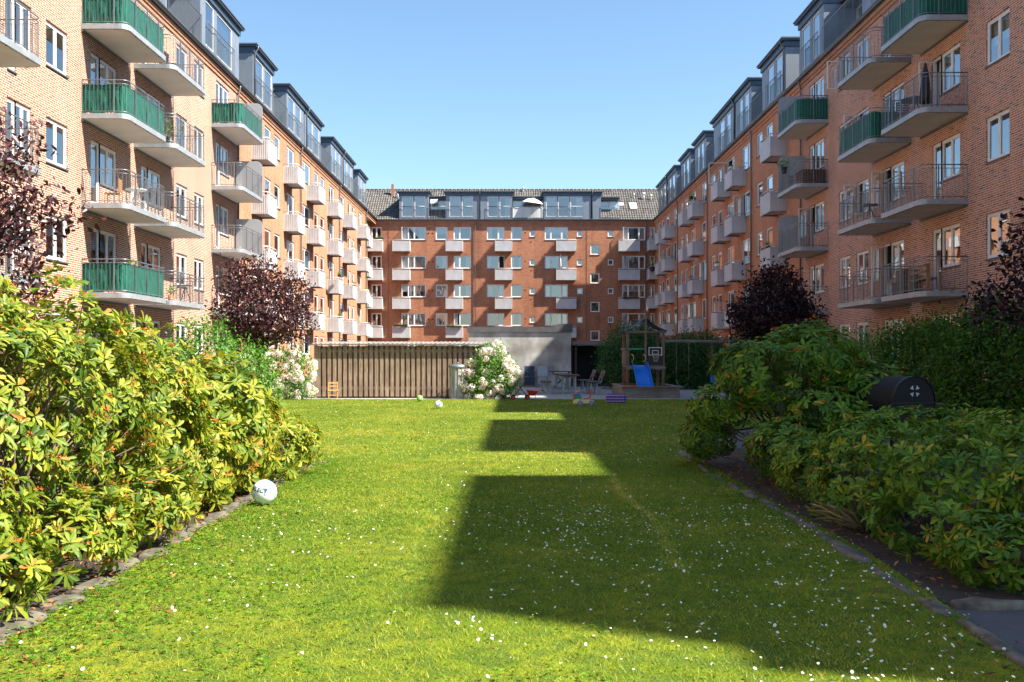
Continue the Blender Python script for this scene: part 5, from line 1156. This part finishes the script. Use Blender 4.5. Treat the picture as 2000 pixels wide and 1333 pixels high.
bh.box(.10, -.705, 1.42, .56, -.692, 1.70, 1); frame(bh, .10, .56, 1.42, 1.70, -.718, .022); frame(bh, .22, .44, 1.45, 1.60, -.718, .018)
bb_ = bh.build('backboard', [M['pwhite'], M['black']], tw)
b = MB(); b.tube([(.33 + .11 * math.cos(i * .524), -.84 + .11 * math.sin(i * .524), 1.43) for i in range(13)], .011, 6); b.build('hoop', [M['red']], bb_)
b = MB()
for i in range(12): a = i * .524; b.tube([(.33 + .11 * math.cos(a), -.84 + .11 * math.sin(a), 1.43), (.33 + .06 * math.cos(a + .3), -.84 + .06 * math.sin(a + .3), 1.2)], .004, 3); 
b.build('net', [M['pwhite']], bb_)
for x in (-.50, -.08):
    b = MB(); b.tube([(x, -.67, 1.2), (x + .07, -.73, 1.26), (x + .07, -.73, 1.4), (x, -.67, 1.46)], .014, 6); b.build('grab_handle', [M['yellow']], tw)
b = MB(); w_ = .225; n = 14; prof = []
for i in range(n + 1):
    t = i / n; y = -.66 - 1.55 * t; z = 1.08 - .80 * (t ** 1.0) + .05 * math.sin(t * 6.28); prof.append((y, z))
for (ya, za), (yb, zb) in zip(prof, prof[1:]):
    for q in ((-w_, 0, w_, 0), (-w_, 0, -w_ - .03, .13), (w_, 0, w_ + .03, .13), (-w_ - .03, .13, -w_ - .06, .12), (w_ + .03, .13, w_ + .06, .12)):
        b.add([(q[0], ya, za + q[1]), (q[2], ya, za + q[3]), (q[2], yb, zb + q[3]), (q[0], yb, zb + q[1])], [(0, 1, 2, 3)], 0, True)
sl_ = b.build('slide', [M['blue']], tw); sl_.location = (-.20, 0, 0)
b = MB(); b.box(-.60, .3, .5, -.46, .34, .85, 0); b.build('play_panel', [M['red']], tw)
b = MB(); b.tube([(.02, -.6, 2.6), (.02, -.6, 3.42)], .012, 6); fp = b.build('flag_pole', [M['greywood']], tw)
b = MB(); b.add([(.02, -.61, 3.38), (.02, -.61, 3.0), (.13, -.62, 2.9), (.05, -.6, 3.2)], [(0, 1, 2, 3)], 0); b.add([(.02, -.612, 3.40), (.02, -.612, 3.33), (.055, -.612, 3.26)], [(0, 1, 2)], 1); b.add([(.03, -.615, 3.02), (.13, -.625, 2.9), (.10, -.622, 3.0)], [(0, 1, 2)], 1); b.build('pennant', [M['canvas'], M['red']], fp)
# swing
sw = empty('swing_set', (6.6, 34.6, .02), 0, 'timber swing beam with two rope swings right of the play tower', 'swing')
b = MB(); b.tube([(-1.35, 0, 1.93), (1.2, 0, 1.90)], .055, 10); b.build('beam', [M['greywood']], sw)
for x in (1.05, 1.12):
    b = MB(); b.tube([(x, 0, 1.95), (x + .05, -.75 if x < 1.1 else .75, 0)], .045, 8); b.build('leg', [M['greywood']], sw)
b = MB(); b.tube([(1.15, 0, 1.95), (.98, 0, 3.25)], .025, 6); b.build('top_pole', [M['bark_dark']], sw)
for x in (-.82, -.38, .45, .85):
    b = MB(); b.tube([(x, 0, 1.88), (x, 0, .55)], .009, 5); b.build('rope', [M['oldwood']], sw)
b = MB(); b.tube([(-.82, 0, .55), (-.76, 0, .38), (-.6, 0, .28), (-.44, 0, .38), (-.38, 0, .55)], .022, 8); b.build('belt_seat', [M['dgreen']], sw)
b = MB(); b.box(.42, -.15, .45, .88, .15, .50); b.box(.42, .13, .50, .88, .16, .70); b.box(.42, -.15, .50, .45, .13, .64); b.box(.85, -.15, .50, .88, .13, .64); b.build('bucket_seat', [M['blue']], sw)
b = MB(); b.box(0, 0, 0, .06, .06, .42); o = b.build('garden_stake', [M['pwhite']], None, (6.45, 31.9, .02)); tag(o, 'short white stake on the paving right of the sandbox', 'stake')
# barrel grill
gr = empty('barrel_grill', (4.3, 11.3, 0), R(18), 'large black barrel grill half hidden behind the tall rhododendron', 'grill')
b = MB(); b.lathe([(0, -.5), (.27, -.5), (.28, -.49), (.28, .5), (.27, .5), (0, .5)], 30, 0, (0, 0, .93), 'Y', False); b.build('barrel', [simple('sooty_steel', (.012, .012, .013), .85)], gr)
b = MB(); b.lathe([(.282, -.51), (.288, -.51), (.288, -.47), (.282, -.47)], 30, 0, (0, 0, .93), 'Y', False); b.box(-.29, -.508, .905, .29, -.502, .925); b.build('rim', [M['black']], gr)
b = MB()
for i in range(4):
    a = R(45 + 90 * i); c_ = Vector((.11 * 0 + .055 * math.cos(a) - .0, -.512, 1.05 + .055 * math.sin(a))); s1 = R(22)
    b.add([(.02 * math.cos(a), -.5115, 1.05 + .02 * math.sin(a)), (.07 * math.cos(a - s1), -.5115, 1.05 + .07 * math.sin(a - s1)), (.07 * math.cos(a + s1), -.5115, 1.05 + .07 * math.sin(a + s1))], [(0, 1, 2)])
b.build('vent', [M['corr']], gr)
for x in (-.2, .2):
    for y in (-.38, .38):
        b = MB(); b.bar((x, y, 0), (x * .9, y, .72), .04, .04); b.build('leg', [M['black']], gr)
b = MB(); b.box(.24, -.45, .88, .50, .45, .90); b.build('shelf', [M['darkwood']], gr)
b = MB(); b.tube([(.20, -.3, 1.14), (.25, -.3, 1.19), (.25, .3, 1.19), (.20, .3, 1.14)], .012, 6); b.build('handle', [M['galv']], gr)

# ------------------------------------------------------------------ things on the balconies
def pot(loc, r, h, label, mat='terracotta', ph=.35, n=60, grp=None, leaf='shrub'):
    t = empty('potted_plant', loc, 0, label, 'plant', grp); b = MB(); b.lathe([(r * .7, 0), (r, h), (r * .92, h), (r * .6, h * .9), (0, h * .9)], 12, 0); b.build('pot', [M[mat]], t)
    d = unit(RS.normal(size=(n, 3))); d[:, 2] = np.abs(d[:, 2]) + .2; P = np.tile([0, 0, h], (n, 1)) + d * (ph * RS.rand(n) ** .5)[:, None] * np.array([.7, .7, 1.0]); leaves('foliage', P, d + .6 * RS.normal(size=d.shape), RS.normal(size=d.shape), np.full(n, .10), np.full(n, .05), LM[leaf], t, None, True)
    return t
def planter(loc, rz, L, label, mat='black', flowers=None, n=60, grp=None):
    t = empty('planter_box', loc, rz, label, 'planter', grp); b = MB(); b.box(-L / 2, -.09, 0, L / 2, .09, .16); b.build('box', [M[mat]], t)
    P = np.stack([(RS.rand(n) - .5) * L * .95, .07 * RS.normal(size=n), .16 + .12 * RS.rand(n)], 1); leaves('foliage', P, RS.normal(size=(n, 3)) + [0, 0, .8], RS.normal(size=(n, 3)), np.full(n, .09), np.full(n, .05), LM['shrub'], t, None, True)
    return t
def terrace_chair(loc, rz, mat, label, grp='chairs on the balconies'):
    t = empty('balcony_chair', loc, rz, label, 'chair', grp)
    b = MB()
    for i in range(4): b.box(-.22, -.2 + i * .11, .43, .22, -.2 + i * .11 + .09, .45)
    b.build('seat', [mat], t); b = MB()
    for i in range(5): b.box(-.2, .22, .52 + i * .08, .2, .24, .58 + i * .08)
    b.build('backrest', [mat], t)
    for sx in (-.2, .2):
        b = MB(); b.bar((sx, -.2, 0), (sx, -.2, .43), .025, .025); b.build('leg', [mat], t); b = MB(); b.bar((sx, .26, 0), (sx, .22, .9), .025, .025); b.build('leg', [mat], t)
    return t
def terrace_table(loc, mat, label, r=.35):
    t = empty('balcony_table', loc, 0, label, 'table', 'tables on the balconies'); b = MB(); b.lathe([(0, .70), (r, .70), (r, .73), (0, .73)], 20, 0, (0, 0, 0), 'Z', False); b.build('table_top', [mat], t)
    for i in range(3):
        a = i * 2.09; b = MB(); b.bar((0, 0, .69), (r * .8 * math.cos(a), r * .8 * math.sin(a), 0), .025, .025); b.build('leg', [mat], t)
    return t
FL = [z + .002 for z in ZF]
terrace_chair((-12.7, 33.0, FL[2]), R(100), M['pwhite'], 'white slatted chair on the open third-floor balcony of the left building'); terrace_table((-12.5, 32.2, FL[2]), M['pwhite'], 'round white table behind the railing of the left balcony')
terrace_chair((-12.9, 31.3, FL[2]), R(-80), M['teak'], 'teak chair with a white throw at the near end of the left balcony')
terrace_chair((-12.6, 33.5, FL[4]), R(90), M['teak'], 'pine chair above the topmost green canvas balcony on the left')
terrace_chair((-12.8, 23.6, FL[3]), R(90), M['black'], 'black chair on the leftmost balcony at the top left corner')
terrace_chair((-12.7, 36.2, FL[4]), R(90), M['black'], 'black chair behind the open railing of the top left balcony')
pot((-12.4, 35.0, FL[3]), .15, .28, 'leafy plant in a dark pot on the open balcony beside the green canvas', 'black', .6, 90); pot((-12.6, 32.2, FL[1]), .16, .75, 'green plant rising above the lowest green canvas on the left', 'terracotta', .4, 90)
pot((-12.6, 35.8, FL[1]), .14, .26, 'terracotta pot plant on the lowest open railed balcony on the left', 'terracotta', .3, 60); terrace_table((-12.6, 37.3, FL[1]), M['dark_steel'], 'dark bistro table on the lowest open railed balcony on the left', .3)
terrace_table((13.0, 31.5, FL[3]), M['dark_steel'], 'dark round table behind the railing of the high right balcony', .45); terrace_chair((13.0, 32.3, FL[3]), R(0), M['darkwood'], 'red-brown slatted chair behind the railing of the high right balcony')
pr_ = empty('folded_parasol', (12.9, 30.5, FL[3]), 0, 'black folded parasol standing on the high right balcony', 'parasol')
b = MB(); b.tube([(0, 0, 0), (0, 0, 1.6)], .02, 6); b.build('pole', [M['galv']], pr_); b = MB(); b.lathe([(.02, 1.62), (.1, 1.3), (.17, .7), (.19, .35), (.05, .3)], 10, 0); b.build('canopy', [M['black']], pr_)
def crate(loc, sx, sy, sz, mat, label, cat='bench', name='storage_box'):
    t = empty(name, loc, 0, label, cat); b = MB(); n = max(2, int(sz / .14))
    for i in range(n): b.box(-sx / 2, -sy / 2, i * sz / n, sx / 2, sy / 2, (i + 1) * sz / n - .012)
    b.build('body', [mat], t); b = MB(); b.box(-sx / 2 - .02, -sy / 2 - .02, sz, sx / 2 + .02, sy / 2 + .02, sz + .03); b.build('lid', [mat], t); return t
crate((13.25, 43.6, FL[3]), .95, 1.3, .62, M['darkwood'], 'dark wooden storage box behind the railing of the right balcony with the hanging pot', 'box'); crate((12.85, 45.2, FL[3]), .4, .5, .7, M['greywood'], 'grey wicker box at the far end of the right balcony with the hanging pot', 'box')
pot((12.4, 44.6, FL[3] + .78), .16, .28, 'green plant in a dark pot hung on the railing of the right balcony', 'black', .35, 90)
pk = empty('garden_bench', (13.0, 30.75, FL[1]), R(90), 'teak bench behind the railing of the lowest right balcony', 'bench')
b = MB(); b.box(-.75, -.2, .42, .75, .2, .46); b.build('seat', [M['teak']], pk); b = MB(); b.box(-.75, .2, .62, .75, .24, .70); b.box(-.75, .2, .80, .75, .24, .86); b.build('backrest', [M['teak']], pk)
for x in (-.7, .7):
    b = MB(); b.box(x - .04, -.2, 0, x + .04, -.13, .62); b.build('leg', [M['teak']], pk); b = MB(); b.box(x - .04, .16, 0, x + .04, .24, .88); b.build('leg', [M['teak']], pk)
crate((12.9, 31.9, FL[1]), .5, .7, .8, M['dark_steel'], 'black gas grill on the lowest right balcony beside the teak bench', 'grill', 'balcony_grill'); crate((12.75, 32.55, FL[1]), .35, .4, .42, M['greymetal'], 'pale blue-grey stool box at the far end of the lowest right balcony', 'box')
terrace_chair((13.0, 43.6, FL[1]), R(0), M['teak'], 'teak chair behind the railing of the lowest balcony above the shaded plum tree'); terrace_table((13.0, 35.5, FL[2]), M['dark_steel'], 'small dark table on the open middle right balcony', .3)
# small railing planters, in the order they are seen
for i, (x, y, z, rz, L, fl, lb_) in enumerate([(-13.05, YB - .62, FL[4] + .88, 0, .8, 0, 'planter with a leafy plant on the top balcony in the left corner'), (xB(785), YB - .86, FL[1] + .84, 0, 1.3, 0, 'planter with green leaves on the lowest balcony of the back building'),
      (xB(888), YB - .88, FL[1] + .72, 0, 1.5, 0, 'long grey window box on the lowest balcony left of the drainpipe'), (xB(1230), YB - .88, FL[2] + .72, 0, 1.5, 0, 'row of black flower pots on a balcony at the right end of the back building'),
      (12.83, 61.5, FL[3] - 2.8 + .86, R(90), .8, 0, 'white planter with green leaves on a shaded right balcony'), (-12.5, 69.8, FL[2] + .86, R(90), .6, 0, 'small planter on a sunlit left ribbed balcony')]):
    planter((x, y, z), rz, L, lb_, 'pwhite' if 'white' in lb_ else 'black')
pot((12.7, 69.6, FL[4] + .80), .18, .2, 'dark pot with a bushy plant on a high far right balcony', 'black', .3, 70); pot((13.1, 92.2, FL[3] + .4), .3, .4, 'tall overgrown greenery on the corner balcony at the far right', 'black', 1.0, 260, leaf='hedge')
um = empty('white_parasol', (xB(1037), YB + .5, EAVE + .17), 0, 'open white parasol on the roof terrace of the back building', 'parasol')
b = MB(); b.tube([(0, 0, 0), (0, 0, 2.0)], .025, 6); b.build('pole', [M['galv']], um); b = MB(); b.lathe([(0, 2.05), (.6, 1.9), (1.1, 1.55)], 12, 0); b.build('canopy', [M['canvas']], um); um.rotation_euler = (R(6), R(8), 0)
pf = empty('folded_parasol', (xB(1094), YB - .5, FL[3]), 0, 'folded cream parasol on a balcony of the back building', 'parasol')
b = MB(); b.tube([(0, 0, 0), (0, 0, 2.2)], .02, 6); b.build('pole', [M['galv']], pf); b = MB(); b.lathe([(.01, 2.3), (.07, 1.9), (.11, 1.1), (.03, 1.0)], 8, 0); b.build('canopy', [M['canvas']], pf)
aw = MB(); aw.quad((xB(840), YB + .55, 16.75), (xB(854), YB + .55, 16.75), (xB(854), YB + .1, 16.3), (xB(840), YB + .1, 16.3)); o = aw.build('sun_shade', [M['canvas']]); tag(o, 'small white cloth shade over the left roof terrace of the back building', 'awning')

g = random.Random(21)
spots = []
for nm, s_, us in (('left', -1, [uL(598.4), uL(638.6), uL(668.6), uL(697)]), ('right', 1, [uR(1537), uR(1457), uR(1375), uR(1318)])):
    for ci, u in enumerate(us):
        for k in range(1, 5):
            if g.random() < .38: spots.append((nm, s_, ci, u, k))
for nm, s_, ci, u, k in spots:
    X = (WL + .72) if s_ < 0 else (WR - .72); lab = 'small planter on the %s far block, %s floor, %s balcony stack from the front' % (nm, ORD[k], ORD[ci])
    planter((X + g.uniform(-.03, .03), u + g.uniform(.6, 1.3), ZF[k] + .76 + g.uniform(0, .05)), R(90), g.uniform(.45, .9), lab, g.choice(['black', 'pwhite', 'terracotta']), n=40, grp='planters on the ribbed balconies')
